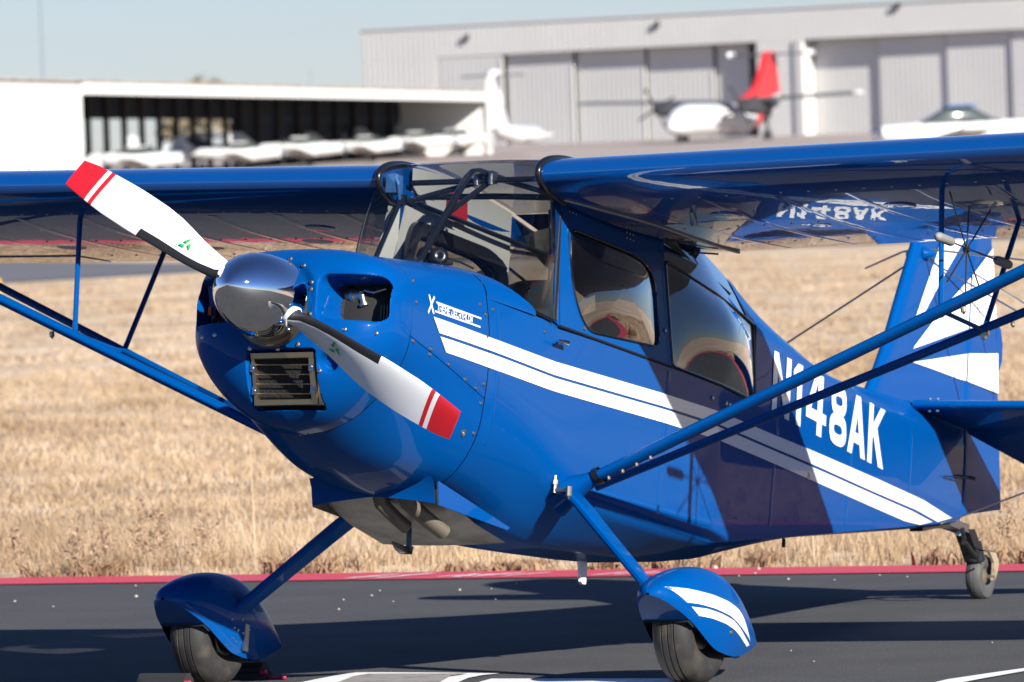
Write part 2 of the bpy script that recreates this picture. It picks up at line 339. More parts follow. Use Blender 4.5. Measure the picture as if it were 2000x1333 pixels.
def light_plane(label, a, d, h, sc=1.0, high=False, trim=AW, group="light aircraft parked by the white shed", cab=0.0, fin=-.35, lx=1.0):
    F = Frame(a, d, terr(d)+.06, h, sc); F.x = F.x*lx; t = thing("parked_aeroplane", label, "aeroplane", F((-3, 0, 0)), group)
    g = G(); g.grid([ring(*r) for r in [(-.02, .16, .16, 1.25), (-.12, .48, .36, 1.22), (-1.0, .55, .45, 1.2), (-1.9, .58, .52, 1.2), (-3.4, .56, .55, 1.22), (-4.8, .38, .38, 1.32), (-7.6, .10, .16, 1.5)]], 0, True, True)
    fobj(F, g, "fuselage", AW, t)
    g = G(); g.rev((.28, 0, 1.25), (-1, 0, 0), [(0, 0), (.06, .08), (.28, .16), (.32, .16)], 14); fobj(F, g, "spinner", CHROME, t)
    g = G(); g.box((.1, .0, 1.25), (.02, .09, .92)); fobj(F, g, "propeller", AN, t)
    zc = cab or (2.12 if high else 2.02)
    g = G(); g.grid([ring(x, ry, rz, z, 14) for x, ry, rz, z in [(-1.5, .40, .05, 1.62), (-2.0, .46, .30, 1.75), (-2.5, .47, (zc-1.2)/2, (zc+1.2)/2), (-3.3, .46, (zc-1.2)/2, (zc+1.2)/2-.02), (-4.1, .34, .14, 1.68), (-4.6, .2, .04, 1.6)]], 0, True, True); fobj(F, g, "canopy", AGL, t)
    g = G(); g.box((-2.95, 0, zc+.0), (.55, .40, .05)); fobj(F, g, "cabin_roof", trim, t)
    zw = 2.2 if high else .85
    for sg in (-1, 1):
        g = G(); panel(g, [(-1.8, sg*.3, zw), (-2.0, sg*5.2, zw+(.1 if high else .5)), (-3.1, sg*5.2, zw+(.1 if high else .5)), (-3.4, sg*.3, zw)], .16, 2); fobj(F, g, "wing", AW, t)
        g = G(); panel(g, [(-6.7, sg*.05, 1.55), (-7.0, sg*1.6, 1.55), (-7.6, sg*1.6, 1.55), (-7.7, sg*.05, 1.55)], .08, 2); fobj(F, g, "stabiliser", AW, t)
        g = G(); g.rev((-2.6, sg*1.25-.08, .24), (0, 1, 0), [(0, .1), (.01, .24), (.15, .24), (.16, .1)], 14); g.box((-2.6, sg*1.2, .6), (.05, .05, .35)); fobj(F, g, "wheel", AN, t)
    g = G(); panel(g, [(-5.9, 0, 1.6), (-7.0, 0, 2.85+fin), (-7.6, 0, 2.85+fin), (-7.75, 0, 1.5)], .1, 1); fobj(F, g, "fin", trim, t)
    return t
HS = (0.9827, -0.1855)
light_plane("white low-wing light aeroplane nearest the left end of the open shed", -19.9, 500, HS)
light_plane("white light aeroplane with a glinting spinner at the middle of the open shed", -10.9, 545, HS)
light_plane("white high-wing aeroplane parked deep in the shed behind the propeller row", -18.6, 556, HS, 1.0, True)
light_plane("white light aeroplane beside the sunlit inner wall of the shed", -3.7, 585, HS, .95)
light_plane("white light aeroplane close behind the glinting-spinner aeroplane in the shed", -14.6, 528, HS, .95)
light_plane("white light aeroplane in the gap between the middle and right end of the shed", -7.2, 566, HS, .9)
light_plane("white high-wing aeroplane in front of the dark sheeted bay of the shed", -12.8, 572, HS, .9, True)
light_plane("white light aeroplane half hidden at the right end of the shed", -1.2, 600, (.95, -.3), .95)
light_plane("white light aeroplane at the left opening edge with canopy in front of posts", -24.3, 487, HS, .9)
light_plane("white and blue light aeroplane with green tinted cabin right of the airliner", 21.4, 465, (-.97, -.22), 1.2, False, AB, "light aircraft on the far apron", 2.45, 0, 1.4)
# aircraft with a tall white T-tail at the end of the shed
F = Frame(-.5, 572, terr(572)+.06, (.25, .97)); t = thing("business_aeroplane", "white aeroplane with tall T-tail at the right end of the shed", "aeroplane", F((0, 0, 0)))
g = G(); g.grid([ring(*r) for r in [(13, .1, .1, 1.6), (12, .45, .45, 1.5), (10, .65, .65, 1.55), (4, .65, .65, 1.6), (0, .4, .4, 1.9), (-1.6, .1, .12, 2.1)]], 0, True, True); fobj(F, g, "fuselage", AW, t)
g = G(); panel(g, [(1.8, 0, 2.0), (-.3, 0, 5.7), (-1.9, 0, 5.7), (-1.6, 0, 2.0)], .85, 1); g.v = [((p[0], p[1]*(1.25 - .14*p[2]), p[2])) for p in g.v]; fobj(F, g, "fin", AW, t)
g = G(); panel(g, [(-.2, -2.2, 5.75), (.1, 0, 5.75), (-.2, 2.2, 5.75), (-1.3, 2.2, 5.75), (-1.5, 0, 5.75), (-1.3, -2.2, 5.75)], .12, 2); fobj(F, g, "stabiliser", AG, t)
g = G(); g.rev((.9, 0, 5.78), (-1, 0, 0), [(0, 0), (.2, .3), (1, .48), (2.2, .4), (3.1, 0)], 14); fobj(F, g, "tail_bullet", AW, t)
g = G(); panel(g, [(6.5, -2.4, 1.5), (7.5, 0, 1.3), (6.5, 2.4, 1.5), (5, 2.4, 1.5), (4.8, 0, 1.3), (5, -2.4, 1.5)], .2, 2); fobj(F, g, "wing", AW, t)
# the turboprop airliner, parked parallel to the blue aeroplane
F = Frame(13.06, 640, terr(640)+.06, (RH[0], FH[0]), .945); t = thing("turboprop_airliner", "white high-wing turboprop airliner with red and white tail before the hangar", "airliner", F((-11, 0, 0)))
g = G(); g.grid([ring(*r, 20, 2) for r in [(0, .15, .15, 1.35), (-.5, .6, .6, 1.5), (-1.6, 1.05, 1.1, 1.75), (-3.2, 1.33, 1.33, 1.95), (-14, 1.33, 1.33, 1.95), (-18, .9, .9, 2.4), (-21.5, .3, .35, 2.95)]], 0, True, True); fobj(F, g, "fuselage", AW, t)
g = G(); g.grid([ring(*r, 20, 2) for r in [(-16.6, 1.09, 1.09, 2.23), (-18, .92, .92, 2.4), (-19.5, .7, .7, 2.6)]], 0, True); fobj(F, g, "rear_livery", AN, t)
g = G(); g.grid([ring(*r, 20, 2) for r in [(-15.2, 1.24, 1.24, 2.085), (-16.6, 1.10, 1.10, 2.23)]], 0, True); fobj(F, g, "livery_stripe", AR, t)
g = G(); g.box((-1.75, 0, 2.45), (.35, .85, .2)); fobj(F, g, "cockpit_window", AGL, t)
for sg in (-1, 1):
    g = G(); panel(g, [(-8.8, sg*.2, 3.45), (-9.0, sg*12.9, 3.75), (-10.4, sg*12.9, 3.75), (-11.4, sg*.2, 3.45)], .3, 2); fobj(F, g, "wing", AG, t)
    g = G(); g.box((-9.7, sg*12.95, 3.8), (.6, .3, .12)); fobj(F, g, "wing_tip", AW, t)
    g = G(); g.grid([ring(x, r_, r_*1.1, z) for x, r_, z in [(-5.8, .2, 3.0), (-6.2, .5, 3.0), (-8.5, .62, 2.9), (-11, .6, 2.9), (-13.5, .2, 3.2)]], 0, True, True); g.v = [(p[0], p[1]+sg*3.9, p[2]) for p in g.v]; fobj(F, g, "engine_nacelle", AN, t)
    g = G()
    for q in range(4):
        an = q*math.pi/2+.5; g.add([(-5.75, sg*3.9+math.cos(an)*1.95+math.sin(an)*.1, 3+math.sin(an)*1.95-math.cos(an)*.1), (-5.75, sg*3.9+math.cos(an)*1.95-math.sin(an)*.1, 3+math.sin(an)*1.95+math.cos(an)*.1), (-5.75, sg*3.9-math.sin(an)*.1, 3+math.cos(an)*.1), (-5.75, sg*3.9+math.sin(an)*.1, 3-math.cos(an)*.1)], [[0, 1, 2, 3]])
    fobj(F, g, "propeller", AN, t)
    g = G(); panel(g, [(-20.0, sg*.1, 7.45), (-20.5, sg*3.7, 7.45), (-21.5, sg*3.7, 7.45), (-22.0, sg*.1, 7.45)], .16, 2); fobj(F, g, "stabiliser", AG, t)
    g = G(); g.rev((-20.2, sg*3.75, 7.5), (-1, 0, 0), [(0, 0), (.3, .28), (1.2, .28), (1.6, 0)], 12); fobj(F, g, "stabiliser_horn", AW, t)
    g = G(); g.rev((-11.2, sg*3.9-.25, .45), (0, 1, 0), [(0, .1), (.02, .45), (.5, .45), (.52, .1)], 16); g.box((-11.2, sg*3.9, 1.7), (.15, .12, 1.2)); fobj(F, g, "main_wheel", AN, t)
g = G(); g.rev((-1.9, -.25, .3), (0, 1, 0), [(0, .1), (.02, .32), (.5, .32), (.52, .1)], 14); g.box((-1.9, 0, .7), (.1, .1, .4)); fobj(F, g, "nose_wheel", AN, t)
g = G(); panel(g, [(-12.8, 0, 3.35), (-15.5, 0, 3.95), (-17.4, 0, 4.6), (-18.4, 0, 5.5), (-19.9, 0, 7.7), (-21.6, 0, 7.7), (-22.2, 0, 4.2), (-18, 0, 3.55)], .5, 1, 0)
panel(g, [(-13.0, 0, 3.0), (-18, 0, 3.45), (-21.95, 0, 4.1), (-21.8, 0, 3.5), (-18, 0, 3.0)], .52, 1, 1); panel(g, [(-17, 0, 2.9), (-21.6, 0, 3.6), (-21.4, 0, 3.0), (-18, 0, 2.6)], .54, 1, 2); fobj(F, g, "fin", [AR, AW, AN], t)
# masts, sign and trees
POLE = mat("grey_mast", (0.20, 0.24, 0.27), 0.7)
for a, d, h, r, lb in [(-39.7, 700, 22, .13, "tall thin grey mast rising behind the left end of the shed"), (-18, 760, 7.9, .06, "short thin mast above the middle of the shed roof")]:
    g = G(); g.tube([at(a, d, terr(d)-.2), at(a, d, terr(d)+h)], [r, r*.7], 10); tag(g.obj("mast", POLE, None, False), lb, "mast")
YEL = mat("yellow_sign_face", (0.75, 0.42, 0.03), 0.5)
t = thing("taxiway_sign", "small yellow taxiway sign standing in the dry grass by the road", "sign", at(-10.25, 155, 0))
g = G(); q = at(-10.25, 155, .19); RS = np.stack([np.r_[RH, 0], np.r_[FH, 0], [0, 0, 1]], 1); g.box(q, (.5, .08, .15), 0, RS); g.obj("sign_panel", YEL, t, False, smooth=False)
for dx in (-.35, .35):
    g = G(); g.box(at(-10.25+dx, 155, .02), (.03, .03, .04), 0, RS); g.obj("leg", AN, t, False, smooth=False)
TRK = mat("bark", (0.10, 0.075, 0.055), 0.9); LEAF = mat("winter_foliage", (0.20, 0.165, 0.10), 0.9, noise=(0.8, (0.28, 0.23, 0.15), 0.4, 0.6))
for a, d, h, r, lb in [(-28.6, 770, 7.7, 2.2, "brown winter tree whose crown shows above the shed roof"), (-25.2, 775, 6.2, 2.0, "lower brown tree seen between the shed posts"), (-31.5, 780, 4.6, 1.8, "small olive tree seen through the left shed posts")]:
    t = thing("bare_tree", lb, "tree", at(a, d, terr(d)), "trees behind the white shed")
    b = at(a, d, terr(d)); g = G(); g.tube([b, b+(0, 0, h*.4), b+(.2, .1, h*.85)], [.22, .15, .05], 8)
    for q in range(7):
        an = q*2.4; z0 = h*(.3+.07*q); g.tube([b+(0, 0, z0), b+(math.cos(an)*r*.7, math.sin(an)*r*.7, z0+h*.25)], [.09, .03], 5)
    g.obj("trunk", TRK, t, False)
    g = G()
    for q in range(700):
        dv = rng.normal(size=3); dv /= np.linalg.norm(dv); c = b + np.array([0, 0, h*.62]) + dv*np.array([r, r, h*.36])*rng.uniform(.3, 1)**.5*(1+.25*math.sin(5*dv[0]+3*dv[2]))
        u = rng.normal(size=3)*.16; v_ = rng.normal(size=3)*.16; g.add([c-u, c+v_, c+u, c-v_], [[0, 1, 2, 3]])
    g.obj("crown", LEAF, t, False, smooth=False)

# ------------------------------------------------------------------ THE BLUE AEROPLANE (frame: s aft of spinner tip, y port, z up)
PL = thing("light_aeroplane", "blue high-wing taildragger aeroplane with white stripes and a polished spinner", "aeroplane", W((1.9, 0, -1.168)))
def wid(s): return float(np.interp(s, [0, .63, 1.29, 3.3, 6.5], [.4, .403, .388, .385, .03]))
def zl(s): return ip(s, [(0, -.30), (1.29, -.34), (2.0, -.43), (3.33, -.435), (5.874, .011), (6.5, .125)])
def zk(s): return ip(s, [(1.1, -.53), (1.29, -.56), (1.5, -.62), (1.75, -.65), (2.0, -.64), (2.34, -.615), (3.0, -.553), (3.64, -.458), (4.15, -.325), (4.4, -.26), (5.874, -.005), (6.5, .11)])
def side(s, z):
    k = .13*float(np.interp(s, [1.2, 1.8, 2.8, 3.9], [0, 1, 1, 0])); return wid(s) - k*max(0, z-.165)
ROUND = np.array([(.368, .165), (.387, .05), (.392, -.095), (.382, -.208), (.366, -.327), (.318, -.425), (.25, -.503), (.13, -.55), (0, -.57)])
NL = 34
def sec_lower(s):
    zz, kk = zl(s), zk(s); yw = wid(s)
    tl = min(.035*(.165-zz), .25*yw)
    A = [(side(s, .165), .165), (yw-tl, zz+.03), (yw*.985-tl, zz), (yw*.93-tl, zz-.2*(zz-kk)), (yw*.55, kk+.30*(zz-kk)), (yw*.40, kk+.12*(zz-kk)), (0, kk)]
    # fixed sample counts so corners stay crisp
    F = [np.linspace(A[0], A[1], 14)[:-1], np.linspace(A[1], A[2], 3)[:-1], np.linspace(A[2], A[3], 3)[:-1], np.linspace(A[3], A[4], 8)[:-1], np.linspace(A[4], A[5], 4)[:-1], np.linspace(A[5], A[6], 8)]
    F = np.concatenate(F)
    b = float(sm(1.29, 2.25, s))
    if b < 1:
        Rr = ROUND.copy(); Rr[0, 0] = .368
        Rr = resample(chaikin(Rr, 2), len(F)); F = (1-b)*Rr + b*F
        F[0, 0] = (1-b)*.368 + b*side(s, .165)
    return F
def zt(s): return ip(s, [(3.2, .735), (3.97, .585), (4.27, .543), (4.6, .505), (4.85, .492), (5.2, .50), (5.6, .52), (6.5, .55)])
def wt(s): return ip(s, [(3.2, .27), (3.6, .24), (3.97, .20), (4.3, .16), (4.6, .12), (5.3, .045), (6.5, .02)])
def zu(s): return ip(s, [(2.76, .588), (3.66, .471), (4.6, .425), (5.6, .43), (6.5, .45)])
def sec_upper(s):                                # turtledeck: centre top -> sill
    a, b_ = wt(s), zt(s)
    return [(0, b_+.012), (a*.5, b_+.010), (a*.88, b_), (a, b_-.008), (.5*(a+side(s, zu(s))), .5*(b_+zu(s))+.004), (side(s, zu(s))-.004, zu(s)+.006), (side(s, zu(s)), zu(s)-.004)] + [(side(s, z), z) for z in np.linspace(zu(s)-.03, .165, 8)]
def mir(half):                                   # half: list of (y,z) centre/top..; -> full open row P then S
    h = [tuple(p) for p in half]; return h, [(-y, z) for y, z in h]
# lower hull
rows = []
for s in list(np.linspace(1.29, 2.4, 24)) + list(np.linspace(2.5, 4.4, 20)) + list(np.linspace(4.5, 6.49, 16)):
    h = sec_lower(s); full = [(s, y, z) for y, z in h] + [(s, -y, z) for y, z in h[::-1][1:]]; rows.append(full)
g = G(); g.grid(rows)
FUS = g.obj("fuselage", BLUE, PL, ang=26)
# closed rear upper hull
rows = []
for s in list(np.linspace(3.70, 6.49, 26)):
    h = sec_upper(s); rows.append([(s, y, z) for y, z in h[::-1]] + [(s, -y, z) for y, z in h[1:]])
g = G(); g.grid(rows); g.add([(3.70, y, z) for _, y, z in rows[0]], [list(range(len(rows[0])))])
g.obj("rear_fuselage_top", BLUE, PL, ang=22)
# turtledeck between wing and rear fuselage: roof strip, glazed quarter facets
rows = [[(s, y, z) for y, z in [(-wt(s), zt(s)-.008), (-wt(s)*.6, zt(s)+.006), (0, zt(s)+.012), (wt(s)*.6, zt(s)+.006), (wt(s), zt(s)-.008)]] for s in np.linspace(3.22, 3.70, 8)]
g = G(); g.grid(rows); g.obj("turtledeck", BLUE, PL)
for sg in (1, -1):
    g = G(); g.grid([[(s, sg*side(s, zu(s)), zu(s)), (s, sg*(.5*(wt(s)+side(s, zu(s)))), .5*(zt(s)+zu(s))), (s, sg*wt(s), zt(s)-.008)] for s in np.linspace(2.835, 3.64, 9)]); g.obj("quarter_window", SWIN, PL)
    g = G(); g.grid([[(s, sg*side(s, zu(s)), zu(s)), (s, sg*(.5*(wt(s)+side(s, zu(s)))), .5*(zt(s)+zu(s))), (s, sg*wt(s), zt(s)-.008)] for s in np.linspace(3.60, 3.70, 3)]); g.v = [(p[0], p[1]+sg*.002, p[2]+.002) for p in g.v]; g.obj("turtledeck_corner", BLUE, PL)
# boot cowl in front of the windshield: top dome from the cowl joint to the windshield base
BASE = [(0, 1.42), (.1, 1.435), (.2, 1.455), (.28, 1.475), (.335, 1.515), (.362, 1.585), (.380, 1.69), (.387, 1.78)]
def ztop(s): return ip(s, [(.63, .226), (.93, .272), (1.29, .305), (1.42, .316), (1.8, .318)])
def dome(s, f):                                  # f 0 centre .. 1 side at z=.165
    ye = ip(s, [(1.29, .368), (1.78, .387)]); p = 2.3; a = f*math.pi/2
    return ye*math.sin(a)**(2/p), .165+(ztop(s)-.165)*math.cos(a)**(2/p)
rows = []
fs = np.linspace(0, 1, 22)
for i in range(26):
    r = []
    for f in fs:
        ye = dome(1.5, f)[0]; se = ip(ye, BASE); s = 1.29+(se-1.29)*i/25; y, z = dome(s, f); r.append((s, y, z))
    rows.append(r[::-1] + [(s, -y, z) for s, y, z in r[1:]])
g = G(); g.grid(rows); g.obj("boot_cowl", BLUE, PL)
BASEROW = rows[-1]
# fill between dome end and sill at the windshield's rear corners
# cowl between nose bowl and firewall joint
OUT63 = np.array([(0, .226), (.10, .223), (.2, .212), (.28, .193), (.345, .165), (.387, .118), (.404, .06), (.408, .018), (.404, -.102), (.387, -.166), (.332, -.257), (.246, -.347), (.137, -.414), (0, -.436)])
top29 = [dome(1.29, f) for f in np.linspace(0, 1, 10)]
OUT129 = np.concatenate([top29, chaikin(ROUND, 2)[1:]])
o63 = resample(chaikin(OUT63, 3), 60); o129 = resample(OUT129, 60)
def cowl_row(s, lo, hi):
    b = (s-.632)/(1.286-.632); h = (1-b)*o63 + b*o129; h[:, 1] += -.035*np.sin(math.pi*b)*(np.clip((-h[:, 1]-.2)/.25, 0, 1)); h[:, 0] += .006*np.sin(math.pi*b); return h
def split(b): return -.085-.12*b                 # height of the joint between upper and lower cowl
for nm, top in (("upper_cowl", True), ("lower_cowl", False)):
    rows = []
    for s in np.linspace(.634, 1.284, 16):
        b = (s-.632)/(1.286-.632); h = cowl_row(s, 0, 0); zs = split(b)
        i = int(np.argmin(np.abs(np.where(h[:, 0] > .2, h[:, 1]-zs, 9))))
        P = np.concatenate([h[:i], [[np.interp(-zs, -h[i-2:i+3, 1], h[i-2:i+3, 0]), zs+.0015]]]) if top else np.concatenate([[[np.interp(-zs, -h[i-2:i+3, 1], h[i-2:i+3, 0]), zs-.0015]], h[i+1:]])
        P = resample(P, 34); rows.append([(s, y, z) for y, z in (P[::-1] if top else P)] + [(s, -y, z) for y, z in (P[1:] if top else P[::-1][1:])])
    g = G(); g.grid(rows); g.obj(nm, BLUE, PL)
# firewall (dark) behind the cowl so the seams read as seams
g = G(); g.add([(1.27, y*.97, z*.97) for y, z in np.concatenate([o129, (o129*[-1, 1])[::-1]])], [list(range(120))]); g.obj("firewall", DARK, PL, smooth=False)
# nose bowl: one sculpted shell with the two inlets, the filter recess and the lamp recess
cz = -.09
oo = np.concatenate([o63, (o63*[-1, 1])[::-1][1:-1]]) - [0, cz]
th_o = np.arctan2(oo[:, 1], oo[:, 0]); r_o = np.hypot(oo[:, 0], oo[:, 1]); od = np.argsort(th_o); th_o, r_o = th_o[od], r_o[od]
th_o = np.r_[th_o[-1]-2*math.pi, th_o, th_o[0]+2*math.pi]; r_o = np.r_[r_o[-1], r_o, r_o[0]]
def sdrr(y, z, cy, c_z, hy, hz, r):
    qx, qz = np.abs(y-cy)-hy+r, np.abs(z-c_z)-hz+r
    return np.hypot(np.maximum(qx, 0), np.maximum(qz, 0)) + np.minimum(np.maximum(qx, qz), 0) - r
NT, NR = 420, 130
TH = np.linspace(-math.pi, math.pi, NT, endpoint=False); TT = np.linspace(0, 1, NR)**.8
th, tt = np.meshgrid(TH, TT); rr = np.interp(th, th_o, r_o)*tt
Y = rr*np.cos(th); Z = cz+rr*np.sin(th)
n_ = 2.3+.7*np.clip(np.abs(np.cos(th)), 0, 1)+.5*np.clip(np.sin(th), 0, 1)
def nose_s(t_, n): return .63-.272*(1-t_**n)**(1/n)
SS = nose_s(tt, n_)
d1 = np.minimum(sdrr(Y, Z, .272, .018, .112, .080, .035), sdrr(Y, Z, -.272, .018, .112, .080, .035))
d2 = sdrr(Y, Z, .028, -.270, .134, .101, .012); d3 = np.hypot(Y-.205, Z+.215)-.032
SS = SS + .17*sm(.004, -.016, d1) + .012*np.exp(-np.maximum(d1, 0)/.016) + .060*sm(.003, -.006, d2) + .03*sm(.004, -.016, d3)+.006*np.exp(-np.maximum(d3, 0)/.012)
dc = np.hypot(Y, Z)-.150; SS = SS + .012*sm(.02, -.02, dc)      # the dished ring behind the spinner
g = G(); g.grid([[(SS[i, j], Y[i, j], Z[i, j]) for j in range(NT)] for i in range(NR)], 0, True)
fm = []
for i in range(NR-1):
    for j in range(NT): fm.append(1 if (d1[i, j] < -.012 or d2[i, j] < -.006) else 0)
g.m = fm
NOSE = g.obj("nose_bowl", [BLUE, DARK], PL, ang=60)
# engine seen in the inlets: finned cylinders, baffle, hoses
ENG = mat("engine_fins", (0.045, 0.043, 0.04), 0.6); BAFF = mat("baffle_metal", (0.38, 0.38, 0.37), 0.5, metal=0.5); ORNG = mat("orange_seal", (0.50, 0.07, 0.03), 0.7)
for sg in (1, -1):
    e = G()
    for k in range(17):
        e.box((.60, sg*.272+(-.095+.012*k), -.022), (.02, .0028, .042))
    eng = e.obj("engine_cylinder", ENG, PL, smooth=False)
    e = G(); e.box((.585, sg*.35, -.055), (.02, .022, .014)); e.box((.60, sg*.272, -.066), (.025, .10, .008)); e.obj("baffle", BAFF, eng, smooth=False)
    e = G(); e.rev((.57, sg*.195, .055), (0, 1, 0), [(-.03, 0), (-.03, .024), (0, .026), (.004, .031), (.016, .031), (.02, .022), (.04, .022), (.041, 0)], 16)
    e.rev((.56, sg*.245, .035), (0, .3, -1), [(-.03, 0), (-.03, .012), (.012, .012), (.014, .018), (.024, .018), (.026, 0)], 12)
    e.tube([(.56, sg*.25, .07), (.555, sg*.29, .06), (.57, sg*.33, .075)], .006, 8); e.obj("fuel_fitting", STEEL, eng)
e = G(); e.box((.55, -.338, .0), (.05, .006, .016)); e.obj("baffle_seal", ORNG, PL, smooth=False)
e = G(); e.add([(.50, -.352, .09), (.50, -.312, .09), (.52, -.325, -.02), (.52, -.338, -.03)], [[0, 1, 2, 3]]); e.obj("inlet_vane", BLUE, PL, smooth=False)
# carburettor air filter in its recess
fz = lambda z: .394+(-.194-z)*.30
FI = bpy.data.objects.new("air_filter", None); link(FI, "air_filter", PL, W((.44, 0, -.272)))
def fq(y0, y1, z0, z1, f, bk): 
    return [(fz(z)+o, y+.028, z+.004) for y in (y0, y1) for z in (z0, z1) for o in (f, bk)]
def fbox(e, y0, y1, z0, z1, f=-.012, bk=.02):
    e.add(fq(y0, y1, z0, z1, f, bk), [[0, 1, 3, 2], [4, 6, 7, 5], [0, 4, 5, 1], [2, 3, 7, 6], [0, 2, 6, 4], [1, 5, 7, 3]])
e = G(); fbox(e, -.112, .112, -.342, -.200, .012, .03); e.obj("filter_foam", MESHF, FI, smooth=False)
e = G(); fbox(e, -.125, .125, -.202, -.184); fbox(e, -.125, .125, -.362, -.344); fbox(e, .104, .125, -.3435, -.2025, -.011); fbox(e, -.125, -.112, -.3435, -.2025, -.011)
fbox(e, .127, .135, -.36, -.186, .0, .045); e.obj("filter_frame", BRASS, FI, smooth=False)
for k in range(4):
    e = G(); z = -.222-.033*k; e.tube([(fz(z)-.004, -.084, z+.004), (fz(z)-.004, .133, z)], .0022, 6); e.obj("filter_wire", BRASS, FI)
for y in (-.091, .143):
    for z in (-.231, -.308):
        e = G(); e.box((fz(z)-.014, y, z), (.002, .010, .014)); e.rev((fz(z)-.016, y, z), (-1, 0, 0), [(0, .006), (.004, .005), (.006, 0)], 10); e.obj("filter_tab", STEEL, FI)
e = G(); e.rev((.462, .205, -.215), (1, 0, 0), [(0, 0), (.004, .018), (.012, .027), (.016, .03)], 20); e.obj("nose_lamp", CHROME, PL)
# starter ring below the spinner
e = G(); e.rev((.322, 0, -.030), (1, 0, 0), [(0, .10), (0, .136), (.008, .138), (.010, .131), (.016, .131), (.018, .138), (.026, .138), (.028, .131), (.036, .131), (.04, .12)], 48); e.obj("starter_ring", mat("bronze_ring", (0.22, 0.16, 0.10), 0.4, metal=0.9), PL)
# ------------------------------------------------------------------ propeller
PR = bpy.data.objects.new("propeller", None); link(PR, "propeller", PL, W((.26, 0, 0)))
e = G(); e.rev((0, 0, .004), (1, 0, 0), [(x, r) for x, r in [(0, 0), (.002, .012), (.008, .026), (.02, .046), (.04, .069), (.07, .094), (.10, .112), (.14, .130), (.18, .141), (.22, .147), (.26, .150), (.30, .1505), (.312, .151), (.318, .150), (.322, .14)]], 64); e.obj("spinner", CHROME, PR, ang=50)
BT = [(.13, 52, .034, .034, .95), (.155, 51, .035, .035, .85), (.175, 50, .044, .040, .58), (.2, 48, .056, .049, .36), (.266, 44, .064, .055, .22), (.333, 40, .068, .062, .17), (.4, 36, .069, .075, .14), (.465, 33, .070, .086, .12), (.532, 29, .072, .090, .105), (.6, 26, .073, .089, .095), (.665, 23, .072, .087, .085), (.73, 20, .071, .082, .078), (.80, 18, .066, .076, .07), (.865, 17, .060, .069, .065), (.92, 16.2, .054, .057, .06)]
TH0 = 2.6029
def blade(sg, nm):
    rad = sorted(set(list(np.linspace(.13, .92, 46)) + [.765, .782, .80, .818]))
    nc = 25; u = (1-np.cos(np.linspace(0, math.pi, nc)))/2
    rows = []
    er = np.array([0, math.cos(TH0), math.sin(TH0)])*sg; et = np.array([0, -math.sin(TH0), math.cos(TH0)])*sg
    for r in rad:
        be = math.radians(ip(r, [(t[0], t[1]) for t in BT])); le = ip(r, [(t[0], t[2]) for t in BT]); te = ip(r, [(t[0], t[3]) for t in BT]); tk = ip(r, [(t[0], t[4]) for t in BT])
        ch = le+te; cv = math.cos(be)*et + math.sin(be)*np.array([-1, 0, 0]); nv = np.cross(er, cv); nv *= np.sign(-nv[0])   # towards the front
        th_ = 5*tk*(.2969*np.sqrt(u)-.126*u-.3516*u**2+.2843*u**3-.1036*u**4)*ch
        off = (r-.8)*0
        up = [np.array([.262, 0, 0]) + er*r + cv*(le-ch*q) + nv*t_*1.25 for q, t_ in zip(u, th_)]
        dn = [np.array([.262, 0, 0]) + er*r + cv*(le-ch*q) - nv*t_*.6 for q, t_ in zip(u, th_)]
        rows.append(up + dn[::-1][1:-1])
    # rounded-off tip corner
    g = G(); g.grid(rows, 0, True, False); n = len(rows[0]); fm = []
    for i in range(len(rad)-1):
        rm = .5*(rad[i]+rad[i+1])
        for j in range(n):
            q = u[j] if j < nc else u[2*nc-2-j]; q2 = u[min(j+1, nc-1)] if j < nc-1 else q
            mi = 0
            if rm > .818: mi = 1
            elif .782 < rm <= .80 or (.765 < rm <= .782 and False): mi = 1
            elif rm < .56 and rm > .15 and q < .16-.10*max(0, (rm-.45)/.11)*0: mi = 2
            fm.append(mi)
    g.add(rows[-1], [list(range(n))], 1); g.m = fm+[1]
    b = g.obj("blade", [WBLADE, RED, BLACK], PR, ang=60)
    # root collar
    g = G(); g.rev(np.array([.262, 0, 0])+er*.150, er, [(-.02, .038), (-.002, .042), (.003, .042), (.007, .036)], 28); g.obj("blade_collar", WBLADE, PR)
    # green three-part emblem
    r0 = .365; be = math.radians(ip(r0, [(t[0], t[1]) for t in BT])); cv = math.cos(be)*et + math.sin(be)*np.array([-1, 0, 0]); nv = np.cross(er, cv); nv *= np.sign(-nv[0])
    c = np.array([.262, 0, 0]) + er*r0 + cv*.004 + nv*.0205
    g = G()
    for k in range(3):
        a0 = math.pi/2+k*2*math.pi/3
        P = lambda rr_, a: c + rr_*(math.cos(a)*er*sg*-1 + math.sin(a)*cv*-sg)
        V_ = lambda a, r_=.036: np.array(P(r_, a)); A_, B_ = V_(a0), V_(a0+2*math.pi/3); g.add([P(.005, a0+.5), A_, A_*.42+B_*.58], [[0, 1, 2]])
    g.obj("emblem", GREEN, PR, smooth=False)
blade(1, "a"); blade(-1, "b")
